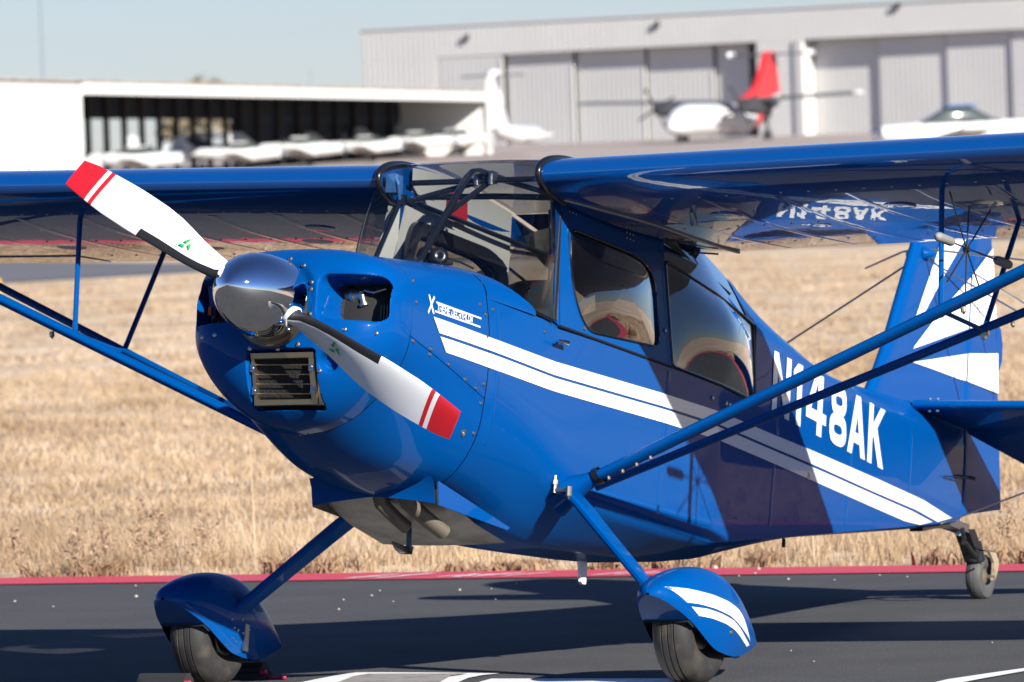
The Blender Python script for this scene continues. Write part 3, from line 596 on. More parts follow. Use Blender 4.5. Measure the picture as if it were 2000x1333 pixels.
# ------------------------------------------------------------------ wings
CH, S0 = 1.63, 1.73
def zc(y): return .705+.0188*abs(y)
def naca(x):
    yt = 5*.12*(.2969*math.sqrt(x)-.126*x-.3516*x*x+.2843*x**3-.1036*x**4); yc = .01/.16*(.8*x-x*x) if x < .4 else .01/.36*(.2+.8*x-x*x)
    return yt, yc
def afoil(y, x0=0, x1=1, n=26, sc=1.0, zo=0):
    xs = x0+(x1-x0)*(1-np.cos(np.linspace(0, math.pi, n)))/2 if x0 == 0 else np.linspace(x0, x1, n)
    up = []; dn = []
    for x in xs:
        yt, yc = naca(min(x, .9995)); up.append((S0+CH*x, y, zc(y)-.006*x+CH*(yc+yt*sc)+zo)); dn.append((S0+CH*x, y, zc(y)-.006*x+CH*(yc-yt*sc)+zo))
    return up[::-1] + dn[1:]
HW = .325
for sg in (1, -1):
    g = G(); ys = [HW+.015, .6, 1.0, 1.4, 1.8, 2.1, 2.34]
    g.grid([afoil(sg*y) for y in ys], 0, True, True)
    ys2 = [2.345, 2.8, 3.3, 3.8, 4.3, 4.62, 4.75, 4.82, 4.86]
    g.grid([afoil(sg*y, 0, .795, sc=(1 if y < 4.7 else ip(y, [(4.7, .97), (4.86, .35)]))) for y in ys2], 0, True, True)
    wg = g.obj("wing", BLUEW, PL, ang=40)
    g = G(); g.grid([afoil(sg*y, .805, 1, 8, zo=-.003) for y in (2.36, 3.5, 4.70)], 0, True, True); g.obj("aileron", BLUEW, wg)
    # black root fairing that wraps the leading edge
    pts = []
    for x, sd_ in [(.19, 1), (.15, 1), (.11, 1), (.06, 1), (.025, 1), (.006, 1), (0, 1), (.006, -1), (.025, -1), (.06, -1), (.1, -1), (.14, -1)]:
        yt, yc = naca(x); k = .012; pts.append((S0+CH*x-(.006 if x < .03 else 0), sg*(HW+.006), zc(HW)+CH*(yc+sd_*yt)+sd_*.003))
    pts = chaikin(pts, 2); g = G(); g.tube(pts, list(np.interp(np.arange(len(pts)), [0, len(pts)*.3, len(pts)-1], [.003, .015, .010])), 12, sx=1.0, ref=(0, 1, 0)); g.obj("root_fairing", BGLOSS, wg)
    # seam strip of the root fillet under the wing
    pts = []
    for x, y in [(.10, .36), (.2, .44), (.3, .485), (.42, .50), (.56, .485), (.72, .455), (.88, .42), (1.0, .40)]:
        yt, yc = naca(min(x, .99)); pts.append((S0+CH*x, sg*y, zc(y)-.006*x+CH*(yc-yt)-.003))
    g = G(); g.tube(chaikin(pts, 2), .006, 6); g.obj("fillet_seam", STEEL, wg)
    for y in np.arange(.62, 2.3, .28):
        pts_ = []
        for x in np.linspace(.17, .975, 12):
            yt, yc = naca(x); pts_.append((S0+CH*x, y, zc(y)-.006*x+CH*(yc-yt)))
        g = G(); g.grid([[(p[0], sg*(p[1]+w_), p[2]+.0188*w_-o_) for w_, o_ in ((-.020, .0002), (-.014, .0009), (.014, .0009), (.020, .0002))] for p in pts_]); g.obj("rib_tape", BLUEW, wg, ang=80)
    # inspection covers, screw rows, fuel drain under the wing
    for x, y in [(.55, 1.05), (.33, 1.55), (.66, 1.62), (.33, .85), (.62, 2.2)]:
        yt, yc = naca(x); z = zc(y)+CH*(yc-yt)-.0; g = G(); g.rev((S0+CH*x, sg*y, z-.001), (.02, 0, -1), [(0, .062), (.004, .060), (.0055, .05), (.003, .0)], 24); g.obj("inspection_cover", BLUEW, wg)
    k = 0
    g = G()
    for x in (.14, .5, .82):
        for y in np.arange(.55, 2.3, .11):
            yt, yc = naca(x); z = zc(y)-.006*x+CH*(yc-yt); g.rev((S0+CH*x, sg*y, z), (0, 0, -1), [(0, .006), (.002, .005), (.003, 0)], 6)
    for y in np.arange(.45, 2.3, .17):
        x = .16; yt, yc = naca(x); z = zc(y)+CH*(yc+yt); g.rev((S0+CH*x, sg*y, z-.001), (-.1, 0, 1), [(0, .007), (.004, .006), (.006, 0)], 6)
    g.obj("wing_screws", STEEL, wg, kind="stuff")
    if sg < 0: continue
    g = G(); yt, yc = naca(.22); z = zc(.78)+CH*(yc-yt); g.tube([(S0+CH*.22, sg*.80, z+.01), (S0+CH*.22-.01, sg*.80, z-.03), (S0+CH*.22+.0, sg*.805, z-.075)], [.022, .014, .013], 12); g.obj("fuel_vent", mat("smoky_plastic", (0.16, 0.17, 0.17), 0.25, coat=.6), wg)
# centre section roof and headliner
g = G(); rows = []
for y in np.linspace(-HW, HW, 9):
    r = []
    for x in np.linspace(.70, .985, 10):
        yt, yc = naca(x); r.append((S0+CH*x, y, zc(HW)+CH*(yc+yt)))
    rows.append(r)
g.grid(rows); g.obj("cabin_roof", BLUE, PL)
g = G(); rows = []
for s, z in [(2.93, .745), (3.0, .70), (3.12, .665), (3.3, .64), (3.5, .60)]:
    rows.append([(s, y, z - .03*(y/.30)**4) for y in np.linspace(-.315, .315, 13)])
g.grid(rows); g.obj("headliner", CREAM, PL, ang=60)
for sg in (1, -1):
    g = G(); rows = []
    for s in np.linspace(1.98, 2.82, 12):
        x = (s-S0)/CH; yt, yc = naca(x); zt_ = zc(HW)+CH*(yc+yt)-.012; rows.append([(s, sg*(.316-.004*math.sin(9*s)*q), .55+(zt_-.55)*q) for q in np.linspace(0, 1, 7)])
    g.grid(rows); g.obj("root_rib_lining", CREAM, PL, ang=60)
# ------------------------------------------------------------------ glazing: windshield and skylight
TOPC = [(0, 1.86, .783), (.10, 1.86, .783), (.2, 1.855, .782), (.28, 1.83, .778), (.318, 1.78, .765), (.336, 1.728, .715), (.336, 1.80, .645), (.334, 1.93, .615)]
BOTC = [(0, 1.42, .316), (.10, 1.435, .310), (.20, 1.455, .286), (.275, 1.475, .252), (.328, 1.513, .215), (.358, 1.585, .190), (.380, 1.70, .174), (.387, 1.80, .166)]
def cres(P, n): return resample(chaikin(P, 2), n)
tp = cres([(s, y, z) for y, s, z in TOPC], 30); bt = cres([(s, y, z) for y, s, z in BOTC], 30)
rows = []
for v in np.linspace(0, 1, 14):
    bul = .018*math.sin(math.pi*v)
    h = [(1-v)*bt[i]+v*tp[i]+np.array([-bul*(1-.4*i/29), bul*1.3*(i/29)*(1 if i < 24 else max(0, (29-i)/5)), 0]) for i in range(30)]
    rows.append([tuple(p) for p in h[::-1]] + [(p[0], -p[1], p[2]) for p in h[1:]])
g = G(); g.grid(rows); g.obj("windshield", WSHIELD, PL, ang=80)
g = G(); rows = []
for i, s in enumerate(np.linspace(1.862, 2.87, 14)):
    x = (s-S0)/CH; yt, yc = naca(x); z0 = zc(HW)+CH*(yc+yt); rows.append([(s, y, z0+.004*(1-(y/HW)**2) - (.016*(abs(y)/HW)**6 if i == 0 else 0)) for y in np.linspace(-HW+.005, HW-.005, 13)])
g.grid(rows); g.obj("skylight", WSHIELD, PL, ang=80)
# dark trim along the windshield base and rear posts
g = G(); pts = [tuple(p+np.array([-.004, 0, .003])) for p in bt[::-1]] + [(p[0]-.004, -p[1], p[2]+.003) for p in bt[1:]]; g.tube(pts, .006, 6); g.obj("windshield_trim", BGLOSS, PL)
for sg in (1, -1):
    g = G(); g.tube([(1.815, sg*.380, .17), (1.87, sg*.352, .40), (1.925, sg*.322, .60), (1.90, sg*.31, .68)], .016, 10); g.obj("door_post_tube", TUBE, PL)
# cabin side panels with rounded window openings
def rrect(P, r, n=7):
    P = np.array(P, float); out = []
    for i in range(len(P)):
        a, b, c = P[i-1], P[i], P[(i+1) % len(P)]; ua = (a-b)/np.linalg.norm(a-b); uc = (c-b)/np.linalg.norm(c-b)
        p0, p1 = b+ua*r[i], b+uc*r[i]
        for t in np.linspace(0, 1, n): out.append((1-t)**2*p0+2*t*(1-t)*b+t*t*p1)
    return np.array(out)
def sdv(sg, P, off=0.0): return [(s, sg*(side(s, z)+off), z) for s, z in P]
def frame_ring(sg, outer, inner, off, th):
    """plate between outer outline and inner hole, sampled by angle about the hole centre"""
    c = inner.mean(0); n = 72; A = np.linspace(-math.pi, math.pi, n, endpoint=False)
    def hit(poly, a):
        d = np.array([math.cos(a), math.sin(a)]); best = None
        for i in range(len(poly)):
            p, q = poly[i]-c, poly[(i+1) % len(poly)]-c; e = q-p; den = d[0]*-e[1]+d[1]*e[0]
            if abs(den) < 1e-12: continue
            t = (p[0]*-e[1]+p[1]*e[0])/den; w_ = (d[0]*p[1]-d[1]*p[0])/den
            if t > 0 and -1e-6 <= w_ <= 1+1e-6: best = t if best is None else max(best, t)
        return c+d*best
    ang = set(A); 
    for p in outer: ang.add(math.atan2(*(p-c)[::-1]))
    A = sorted(ang); O = [hit(outer, a) for a in A]; I = [hit(inner, a) for a in A]
    g = G(); g.grid([sdv(sg, O, off-th), sdv(sg, O, off), sdv(sg, [.5*(o+i) for o, i in zip(O, I)], off), sdv(sg, I, off), sdv(sg, I, off-th), sdv(sg, O, off-th)], 0, True); return g
OUTP = np.array([(1.905, .64), (2.795, .60), (2.80, .172), (1.855, .160)])
WINP = rrect([(2.005, .552), (2.60, .552), (2.735, .50), (2.725, .225), (2.06, .175), (1.965, .36)], [.05, .10, .09, .05, .10, .10])
REARW = np.array([(2.835, .578), (3.655, .470), (3.698, .176), (2.84, .172)])
for sg in (1, -1):
    pn = frame_ring(sg, OUTP, WINP, .004, .02).obj("side_panel", BLUE, PL, ang=30)
    # bulged pane
    c = WINP.mean(0); mn, mx_ = WINP.min(0), WINP.max(0); cc_, hh_ = (mn+mx_)/2, (mx_-mn)/2*1.03; bul = lambda p: .05*max(0, 1-((p[0]-cc_[0])/hh_[0])**2)*max(0, 1-((p[1]-cc_[1])/hh_[1])**2)
    g = G(); g.grid([[(p[0], sg*(side(*p)-.004+bul(p)), p[1]) for p in (c+(WINP-c)*f)] for f in np.linspace(.02, 1.012, 20)], 0, True, False); g.obj("side_window", SWIN, pn, ang=80)
    g = G(); w2 = [tuple(p) for p in sdv(sg, WINP, .006)]; g.tube(w2+[w2[0]], .0045, 6, caps=False); g.obj("window_seal", BGLOSS, pn)
    # skin strips: front post, middle post, strip under the wing
    g = G(); g.grid([sdv(sg, [(1.805, .168), (1.848, .160)], .003), sdv(sg, [(1.835, .35), (1.872, .35)], .003), sdv(sg, [(1.875, .55), (1.893, .55)], .003), sdv(sg, [(1.88, .66), (1.902, .66)], .003)]); g.obj("front_post", BLUE, PL)
    g = G(); g.grid([sdv(sg, [(2.806, .172), (2.834, .172)], .004), sdv(sg, [(2.802, .60), (2.830, .585)], .004), sdv(sg, [(2.79, .67), (2.83, .67)], .004)]); g.obj("middle_post", BLUE, PL)
    g = G(); g.grid([sdv(sg, [(s, .60 + (.04*(2.83-s)/.9 if s < 2.84 else .075+.06*(s-2.84))) for s in (1.9, 2.2, 2.5, 2.83, 2.845, 3.0, 3.15, 3.3)], .001), sdv(sg, [(s, .705) for s in (1.9, 2.2, 2.5, 2.83, 2.845, 3.0, 3.15, 3.3)], -.002)]); g.obj("upper_side_skin", BLUE, PL)
    # rear window, bulging acrylic
    c = REARW.mean(0); RW = rrect(REARW, [.02]*4, 4); RW = np.concatenate([np.linspace(RW[i], RW[(i+1) % len(RW)], 5)[:-1] for i in range(len(RW))])
    bl = lambda u, v: (REARW[0]*(1-u)+REARW[1]*u)*(1-v)+(REARW[3]*(1-u)+REARW[2]*u)*v
    g = G(); g.grid([[(p[0], sg*(side(*p)+.002+.055*(1-(2*u-1)**2)*(1-(2*v-1)**2)), p[1]) for u in np.linspace(0, 1, 18) for p in [bl(u, v)]] for v in np.linspace(0, 1, 18)]); g.obj("rear_window", SWIN, PL, ang=80)
    g = G(); w2 = [tuple(p) for p in sdv(sg, RW, .004)]; g.tube(w2+[w2[0]], .006, 6, caps=False); g.obj("rear_window_seal", BGLOSS, PL)
    g = G(); g.tube(sdv(sg, [(1.85, .158), (2.80, .168), (3.70, .172)], .004), .005, 6); g.obj("sill_seam", BLACK, PL)
    # inner lining and black door frame
    g = frame_ring(sg, OUTP, WINP, -.020, .008); g.obj("inner_lining", CREAM, PL, ang=30)
    c_ = WINP.mean(0); g = frame_ring(sg, c_+(WINP-c_)*[1.16, 1.28], c_+(WINP-c_)*.985, -.030, .02); g.obj("inner_window_frame", TUBE, PL, ang=30)
# cabin bulkheads, floor, seats, glareshield
g = G(); g.grid([[(3.62, -.30, -.3), (3.62, .30, -.3)], [(3.66, -.31, .16), (3.66, .31, .16)], [(3.45, -.26, .66), (3.45, .26, .66)]]); g.obj("rear_bulkhead", CREAM, PL, smooth=False)
g = G(); g.add([(1.5, -.36, -.30), (1.5, .36, -.30), (3.6, .34, -.30), (3.6, -.34, -.30)], [[0, 1, 2, 3]]); g.obj("cabin_floor", DARK, PL, smooth=False)
for s0, zt_ in ((2.30, .40), (3.02, .42)):
    g = G(); rows = []
    for s, w_, z, d in [(s0-.38, .17, -.14, .07), (s0-.05, .19, -.13, .08), (s0+.02, .19, 0, .07), (s0+.07, .19, zt_-.1, .06), (s0+.10, .15, zt_, .045), (s0+.11, .08, zt_+.03, .02)]:
        rows.append([(s+d*math.cos(a)*.6, w_*math.copysign(abs(math.sin(a))**.5, math.sin(a)), z+d*math.cos(a)*.5) for a in np.linspace(0, 2*math.pi, 16, endpoint=False)])
    g.grid(rows, 0, True, True); g.obj("seat", SEATM, PL, ang=60)
g = G(); rows = []
for f in np.linspace(-1, 1, 21):
    i = int(abs(f)*29); b0 = bt[i].copy(); y = b0[1]*(1 if f >= 0 else -1)*.985
    rows.append([(b0[0]+.012, y, b0[2]-.012), (max(b0[0]+.02, 1.66), y*.98, b0[2]+.012-.01*abs(f)), (max(b0[0]+.03, 1.80), y*.96, b0[2]+.0), (max(b0[0]+.035, 1.84), y*.95, b0[2]-.05), (max(b0[0]+.04, 1.85), y*.95, -.02)])
g.grid(rows); g.obj("glareshield", SEATM, PL, ang=60)
# cabin tube frame
def tb(pts, r=.012): g = G(); g.tube(pts, r, 10); return g.obj("cabin_tube", TUBE, PL)
tb([(1.43, 0, .31), (1.62, 0, .52), (1.80, 0, .715), (1.845, 0, .745), (1.90, 0, .758), (2.10, 0, .765)], .014)
tb([(2.02, 0, .752), (1.66, 0, .555)], .011)
for sg in (1, -1):
    tb([(2.02, sg*.03, .750), (1.95, sg*.31, .665)], .011); tb([(2.00, sg*.315, .68), (1.94, sg*.37, .2)], .013)
    tb([(1.93, sg*.32, .668), (2.06, sg*.29, .66), (3.25, sg*.27, .655)], .010)
    tb([(1.46, sg*.22, .27), (1.90, sg*.318, .672)], .010) if sg < 0 else None
tb([(2.06, -.31, .700), (2.04, 0, .690), (1.98, .31, .665)], .012); tb([(1.96, -.31, .735), (1.96, .31, .735)], .011)
for y in (-.03, .03):
    g = G(); g.box((1.955, y, .745), (.02, .010, .022)); g.rev((1.94, y, .755), (0, 0, -1), [(0, 0), (0, .01), (.04, .01), (.042, 0)], 10); g.obj("tube_clamp", STEEL, PL)
g = G(); g.tube([(1.98, .26, .62), (1.99, .27, .45), (1.96, .28, .30), (1.9, .29, .25)], .005, 6); g.obj("headset_lead", BLACK, PL)
REDC = G(); REDC.add([(2.245, -.296, .765), (2.40, -.296, .755), (2.41, -.296, .655), (2.25, -.296, .675)], [[0, 1, 2, 3]]); REDC.box((2.325, -.304, .71), (.07, .006, .036)); REDC.obj("red_visor", REDG, PL, smooth=False)
g = G(); g.grid([[(1.72, -.36, .2), (1.85, -.345, .64)], [(1.80, -.335, .2), (1.93, -.315, .64)]]); g.obj("door_post_lining", CREAM, PL, smooth=False)
g = G(); g.box((1.80, -.30, .70), (.03, .02, .035)); g.tube([(1.78, -.29, .73), (1.77, -.27, .70), (1.79, -.27, .64)], .006, 8); g.obj("cabin_fitting", AB, PL)
# luggage net behind the rear window
NET = mat("pale_net_cord", (0.45, 0.43, 0.38), 0.9); g = G()
for k in range(9):
    g.tube([(2.86+.05*k, .30, .18), (2.86+.05*k+.09, .30, .44-.02*k)], .0022, 4); g.tube([(2.86+.05*k, .303, .44-.02*k), (2.86+.05*k+.10, .303, .18)], .0022, 4)
g.obj("luggage_net", NET, PL)

# ------------------------------------------------------------------ struts
def strut(p, q, ch, th, par, name, m_=BLUE):
    p, q = np.array(p, float), np.array(q, float); t = (q-p)/np.linalg.norm(q-p); cx = np.array([1, 0, 0])-t*t[0]; cx /= np.linalg.norm(cx); nz = np.cross(t, cx)
    prof = [(math.cos(a)*ch/2*(1 if math.cos(a) < 0 else 1.15), math.sin(a)*th/2) for a in np.linspace(0, 2*math.pi, 20, endpoint=False)]
    g = G(); g.grid([[x + cx*u + nz*v for u, v in prof] for x in (p, q)], 0, True, True); return g.obj(name, m_, par)
for sg in (1, -1):
    f0, f1 = np.array([2.06, sg*.40, -.405]), np.array([2.115, sg*2.83, .675])
    fs_ = strut(f0, f1, .078, .040, PL, "front_strut")
    r0, r1 = np.array([2.16, sg*.42, -.395]), np.array([2.75, sg*2.80, .67])
    rs_ = strut(r0, r1, .052, .030, PL, "rear_strut")
    fj = np.array([2.109, sg*1.801, .236]); rj = np.array([2.507, sg*1.805, .222])
    g = G(); g.tube([fj, (2.083, sg*1.795, .67)], .013, 10, sx=.7, ref=(1, 0, 0)); g.obj("jury_strut", BLUE, PL)
    g = G(); g.tube([rj, (2.795, sg*1.805, .685)], .013, 10, sx=.7, ref=(1, 0, 0)); g.obj("jury_strut", BLUE, PL)
    g = G(); g.tube([fj+(0, 0, -.012), rj+(0, 0, -.004)], .009, 8); g.obj("jury_brace", BLUE, PL)
    for q in (fj, rj):
        g = G(); g.rev(q+(0, 0, -.012), (0, 1, 0), [(-.02, 0), (-.02, .011), (.02, .011), (.02, 0)], 10); g.box(q+(0, 0, -.02), (.012, .008, .016)); g.obj("jury_bolt", STEEL, PL)
    for t_, off in ((.60, -.03), ):
        q = f0+(f1-f0)*.615; g = G(); g.rev(q+(.0, 0, -.028), (0, .2, -1), [(0, .010), (.018, .010), (.02, .007), (.03, 0)], 10); g.obj("strut_bolt", BRASS, fs_)
        q = r0+(r1-r0)*.625; g = G(); g.rev(q+(.0, 0, -.02), (0, .2, -1), [(0, .008), (.014, .008), (.016, .006), (.022, 0)], 10); g.obj("strut_bolt", BRASS, rs_)
    # fuselage fitting: fairing cuff, band clamp and screws
    d = (f1-f0)/np.linalg.norm(f1-f0); g = G(); rows = []
    for k, (t_, ch, th) in enumerate([(-.10, .15, .16), (-.03, .115, .10), (.04, .092, .06), (.075, .086, .05)]):
        c = f0+d*t_; cx = np.array([1, 0, 0])-d*d[0]; cx /= np.linalg.norm(cx); nz = np.cross(d, cx)
        rows.append([c+cx*math.cos(a)*ch/2+nz*math.sin(a)*th/2 for a in np.linspace(0, 2*math.pi, 20, endpoint=False)])
    g.grid(rows, 0, True, True); g.obj("strut_cuff", BLUE, PL)
    c = f0+d*.078; g = G(); g.grid([[c+d*w_+cx*math.cos(a)*(.047+e_)+nz*math.sin(a)*(.028+e_) for a in np.linspace(0, 2*math.pi, 20, endpoint=False)] for w_, e_ in ((0, 0), (0, .004), (.022, .004), (.022, 0))], 0, True); g.obj("strut_clamp", BGLOSS, PL)
    for t_ in (.13, .19, .25, .31):
        c = f0+d*t_-nz*.0*sg+np.array([0, 0, -.02]); g = G(); g.rev(c, (0, .3*sg, -1), [(0, .007), (.012, .007), (.014, 0)], 8); g.obj("strut_screw", BRASS, PL)
# sighting gauge on the port struts
g0 = np.array([2.091, 1.90, .443]); SGp = bpy.data.objects.new("sighting_gauge", None); link(SGp, "sighting_gauge", PL, W(g0))
g = G()
for q in [(1.914, .624), (2.097, .605), (2.296, .628), (1.927, .297), (2.251, .303), (2.100, .235)]: g.tube([g0, (q[0], 1.90, q[1])], .0032, 6)
g.tube([(1.83, 1.9, .443), (2.48, 1.9, .457)], .0032, 6); g.rev(g0, (0, 1, 0), [(-.012, 0), (-.012, .009), (.012, .009), (.012, 0)], 12); g.obj("gauge_rods", BLACK, SGp)
for a, b in [((1.812, 1.9, .443), (1.962, 1.9, .4465)), ((2.362, 1.9, .4545), (2.502, 1.9, .4575))]:
    g = G(); a, b = np.array(a), np.array(b); L = np.linalg.norm(b-a); g.rev(a, b-a, [(0, 0), (.004, .010), (.012, .0155), (.02, .017), (L-.02, .017), (L-.012, .0155), (L-.004, .010), (L, 0)], 16); g.obj("gauge_grip", mat("grey_foam", (0.23, 0.225, 0.21), 0.6), SGp)
# ------------------------------------------------------------------ undercarriage
HWD = [(1.402, .006), (1.412, .024), (1.44, .052), (1.5, .082), (1.6, .107), (1.7, .120), (1.82, .125), (1.95, .119), (2.1, .095), (2.25, .057), (2.35, .025), (2.402, .006)]
ZTP = [(1.402, -.893), (1.412, -.877), (1.44, -.855), (1.5, -.824), (1.6, -.787), (1.73, -.757), (1.86, -.745), (1.98, -.750), (2.08, -.776), (2.18, -.818), (2.3, -.882), (2.402, -.938)]
ZBT = [(1.402, -.901), (1.44, -.916), (1.5, -.939), (1.6, -.976), (1.7, -1.020), (1.77, -1.046), (1.88, -1.057), (2.0, -1.053), (2.13, -1.028), (2.28, -.986), (2.402, -.952)]
_sh = lambda x: x+.06*max(0, 1-(x-1.402)/.6)
HWD, ZTP, ZBT = [[(_sh(a), b) for a, b in T] for T in (HWD, ZTP, ZBT)]
def _spl(T):
    x = np.array([t[0] for t in T]); y = np.array([t[1] for t in T]); m_ = np.gradient(y, x)
    def f(s):
        i = int(np.clip(np.searchsorted(x, s)-1, 0, len(x)-2)); h = x[i+1]-x[i]; t = min(max((s-x[i])/h, 0), 1)
        return (2*t**3-3*t*t+1)*y[i]+(t**3-2*t*t+t)*h*m_[i]+(-2*t**3+3*t*t)*y[i+1]+(t**3-t*t)*h*m_[i+1]
    return f
fH, fT, fB = _spl(HWD), _spl(ZTP), _spl(ZBT)
def pant_half(s):
    h, zt_, zb_ = max(fH(s), .004), fT(s), fB(s); zm = zb_+.36*(zt_-zb_); P = []
    for a in np.linspace(0, math.pi/2, 16): P.append((h*math.sin(a)**.9, zm+(zt_-zm)*math.cos(a)**.9))
    for t in np.linspace(.12, 1, 8): P.append((h*(1-.10*t**2), zm+(zb_-zm)*t))
    return P
def pant_y(s, z):
    P = pant_half(s); zs = [-p[1] for p in P]; return float(np.interp(-z, zs, [p[0] for p in P]))
SST = list(np.linspace(1.462, 1.55, 16)) + list(np.linspace(1.565, 2.402, 56))
for sg in (1, -1):
    yc = .99*sg
    # spring leg
    leg = [(2.01, .22, -.435), (2.01, .33, -.430), (2.005, .40, -.445), (1.985, .465, -.500), (1.95, .56, -.590), (1.85, .885, -.895), (1.835, .915, -.925)]
    wdt = [.12, .12, .118, .112, .104, .080, .078]; P = [np.array([a, b*sg, c]) for a, b, c in leg]; rows = []
    for i, p in enumerate(P):
        t = P[min(i+1, len(P)-1)]-P[max(i-1, 0)]; t /= np.linalg.norm(t); wx = np.array([1, 0, 0])-t*t[0]; wx /= np.linalg.norm(wx); nn = np.cross(t, wx); hw, ht = wdt[i]/2, .015
        rows.append([p+wx*a+nn*b for a, b in [(-hw, -ht*.4), (-hw+.008, -ht), (hw-.008, -ht), (hw, -ht*.4), (hw, ht*.4), (hw-.008, ht), (-hw+.008, ht), (-hw, ht*.4)]])
    g = G(); g.grid(rows, 0, True, True); g.obj("gear_leg", BLUE, PL, ang=30)
    g = G(); g.box((1.935, sg*.40, -.440), (.007, .03, .006)); g.rev((1.935, sg*.365, -.415), (0, 0, -1), [(-.03, .006), (-.012, .006), (-.012, .013), (.004, .013), (.004, .007), (.035, .007), (.035, 0)], 6); g.rev((1.92, sg*.43, -.43), (0, 0, -1), [(0, .011), (.035, .011), (.036, .006), (.05, 0)], 8); g.obj("gear_clamp", BRASS, PL)
    # wheel
    WH = bpy.data.objects.new("main_wheel", None); link(WH, "main_wheel", PL, W((1.835, yc, -.972)))
    pr = [(-.045, .075), (-.060, .095), (-.0745, .13), (-.076, .15), (-.070, .175), (-.056, .191), (-.036, .1995)]
    mid = []
    for y in (-.024, .0, .024): mid += [(y-.0035, .2018), (y-.0015, .197), (y+.0015, .197), (y+.0035, .2018)]
    prof = pr + mid + [(-a, b) for a, b in pr[::-1]]
    g = G(); g.rev((1.835, yc, -.972), (0, 1, 0), prof, 72); g.obj("tyre", TYRE, WH, ang=40)
    g = G(); g.rev((1.835, yc, -.972), (0, 1, 0), [(-.055, 0), (-.055, .05), (-.045, .075), (.045, .075), (.055, .05), (.055, 0)], 40); g.obj("rim", STEEL, WH)
    g = G(); g.rev((1.835, yc-sg*.07, -.972), (0, 1, 0), [(-.004, 0), (-.004, .085), (.004, .085), (.004, 0)], 36); g.tube([(1.835, sg*.90, -.935), (1.835, yc, -.972)], .025, 10); g.obj("brake_disc", STEEL, WH)
    # wheel pant: outer skin, dark inner skin, closed toe and heel
    g = G(); rows = []
    for s in SST:
        h = pant_half(s); rows.append([(s, yc-y, z) for y, z in h[::-1]] + [(s, yc+y, z) for y, z in h[1:]])
    g.grid(rows)
    n = len(rows[0])
    for i in range(len(SST)-1):
        if SST[i+1] < 1.64 or SST[i] > 2.09: g.add([rows[i][0], rows[i][-1], rows[i+1][-1], rows[i+1][0]], [[0, 1, 2, 3]])
    inner = [[(s, yc+(y-yc)*.93, z-.008 if abs(y-yc) < .1 else z+.001) for s, y, z in r] for s0_, r in zip(SST, rows) if 1.62 < s0_ < 2.10]
    g.grid(inner, 1); g.add(inner[0], [list(range(n))], 1); g.add(inner[-1], [list(range(n))], 1)
    PT = g.obj("wheel_pant", [BLUE, DARK], PL, ang=70)
    def pd(U, Lw, nm):
        U, Lw = resample(U, 30), resample(Lw, 30); g = G()
        rws = [[(s, yc+sg*(pant_y(s, z)+.0022), z) for s, z in [(u[0]*(1-f)+l[0]*f, u[1]*(1-f)+l[1]*f) for f in np.linspace(0, 1, 6)]] for u, l in zip(U, Lw)]
        g.grid(rws); g.obj(nm, WHITE, PT, ang=80)
    pd([(1.50, -.866), (1.598, -.86), (1.767, -.859), (1.9, -.865), (2.012, -.879), (2.077, -.899), (2.200, -.968)], [(1.589, -.911), (1.657, -.907), (1.773, -.908), (1.906, -.916), (2.002, -.933), (2.091, -.95), (2.200, -.969)], "pant_stripe")
    pd([(1.617, -.923), (1.72, -.917), (1.829, -.92), (1.939, -.928), (2.027, -.946), (2.109, -.967), (2.200, -.984)], [(1.666, -.949), (1.754, -.947), (1.864, -.951), (1.959, -.961), (2.039, -.977), (2.087, -.987), (2.150, -.997)], "pant_stripe")
    g = G(); s, z = 1.93, -.975; g.rev((s, yc+sg*pant_y(s, z), z), (0, sg, 0), [(0, .011), (.003, .010), (.004, .004), (.002, 0)], 12); g.obj("pant_screw", STEEL, PT)
    # inner side plate with screws, gear bracket
    for s, z in [(1.78, -.93), (1.80, -.96), (1.83, -.965), (1.80, -1.0), (1.83, -1.01), (1.77, -1.03), (1.86, -.92), (1.87, -.97), (1.92, -.95), (1.92, -1.03)]:
        g = G(); g.rev((s, yc-sg*pant_y(s, z), z), (0, -sg, 0), [(0, .006), (.003, .005), (.004, 0)], 8); g.obj("pant_screw", STEEL, PT)
    g = G(); g.box((1.89, yc-sg*(pant_y(1.89, -.98)+.004), -.985), (.016, .005, .05)); g.obj("pant_bracket", STEEL, PT, smooth=False)
# exhaust outlet under the cowl
g = G(); rows = []
for y in np.linspace(-.25, .25, 25):
    q = y/.25; zt0 = -.505 - .030*abs(q)**1.5; rows.append([(1.165, y, zt0+.03), (1.185, y, zt0), (1.20, y, -.570-.028*abs(q)**1.3), (1.206, y, -.570-.028*abs(q)**1.3)])
g.grid(rows); o = g.obj("cowl_lip", BLUE, PL)
for sg in (1, -1):
    g = G(); g.add([(1.20, sg*.256, -.515), (1.215, sg*.256, -.602), (1.77, sg*.262, -.612), (1.79, sg*.262, -.600)], [[0, 1, 2, 3]]); g.add([(1.20, sg*.252, -.52), (1.215, sg*.252, -.602), (1.77, sg*.258, -.612), (1.79, sg*.258, -.60)], [[0, 1, 2, 3]], 1); g.obj("cowl_flange", [BLUE, TRAY], PL, smooth=False)
g = G(); g.grid([[(s, y, z + .01*(y/.29)**2) for y in np.linspace(-.252, .252, 9)] for s, z in [(1.21, -.552), (1.35, -.592), (1.52, -.632), (1.78, -.664)]]); g.obj("exhaust_tray", TRAY, PL)
g = G(); g.tube([(1.22, .0, -.53), (1.26, .0, -.585), (1.33, .03, -.632), (1.38, .045, -.655)], [.027, .027, .026, .026], 16); g.obj("exhaust_pipe", PIPE, PL)
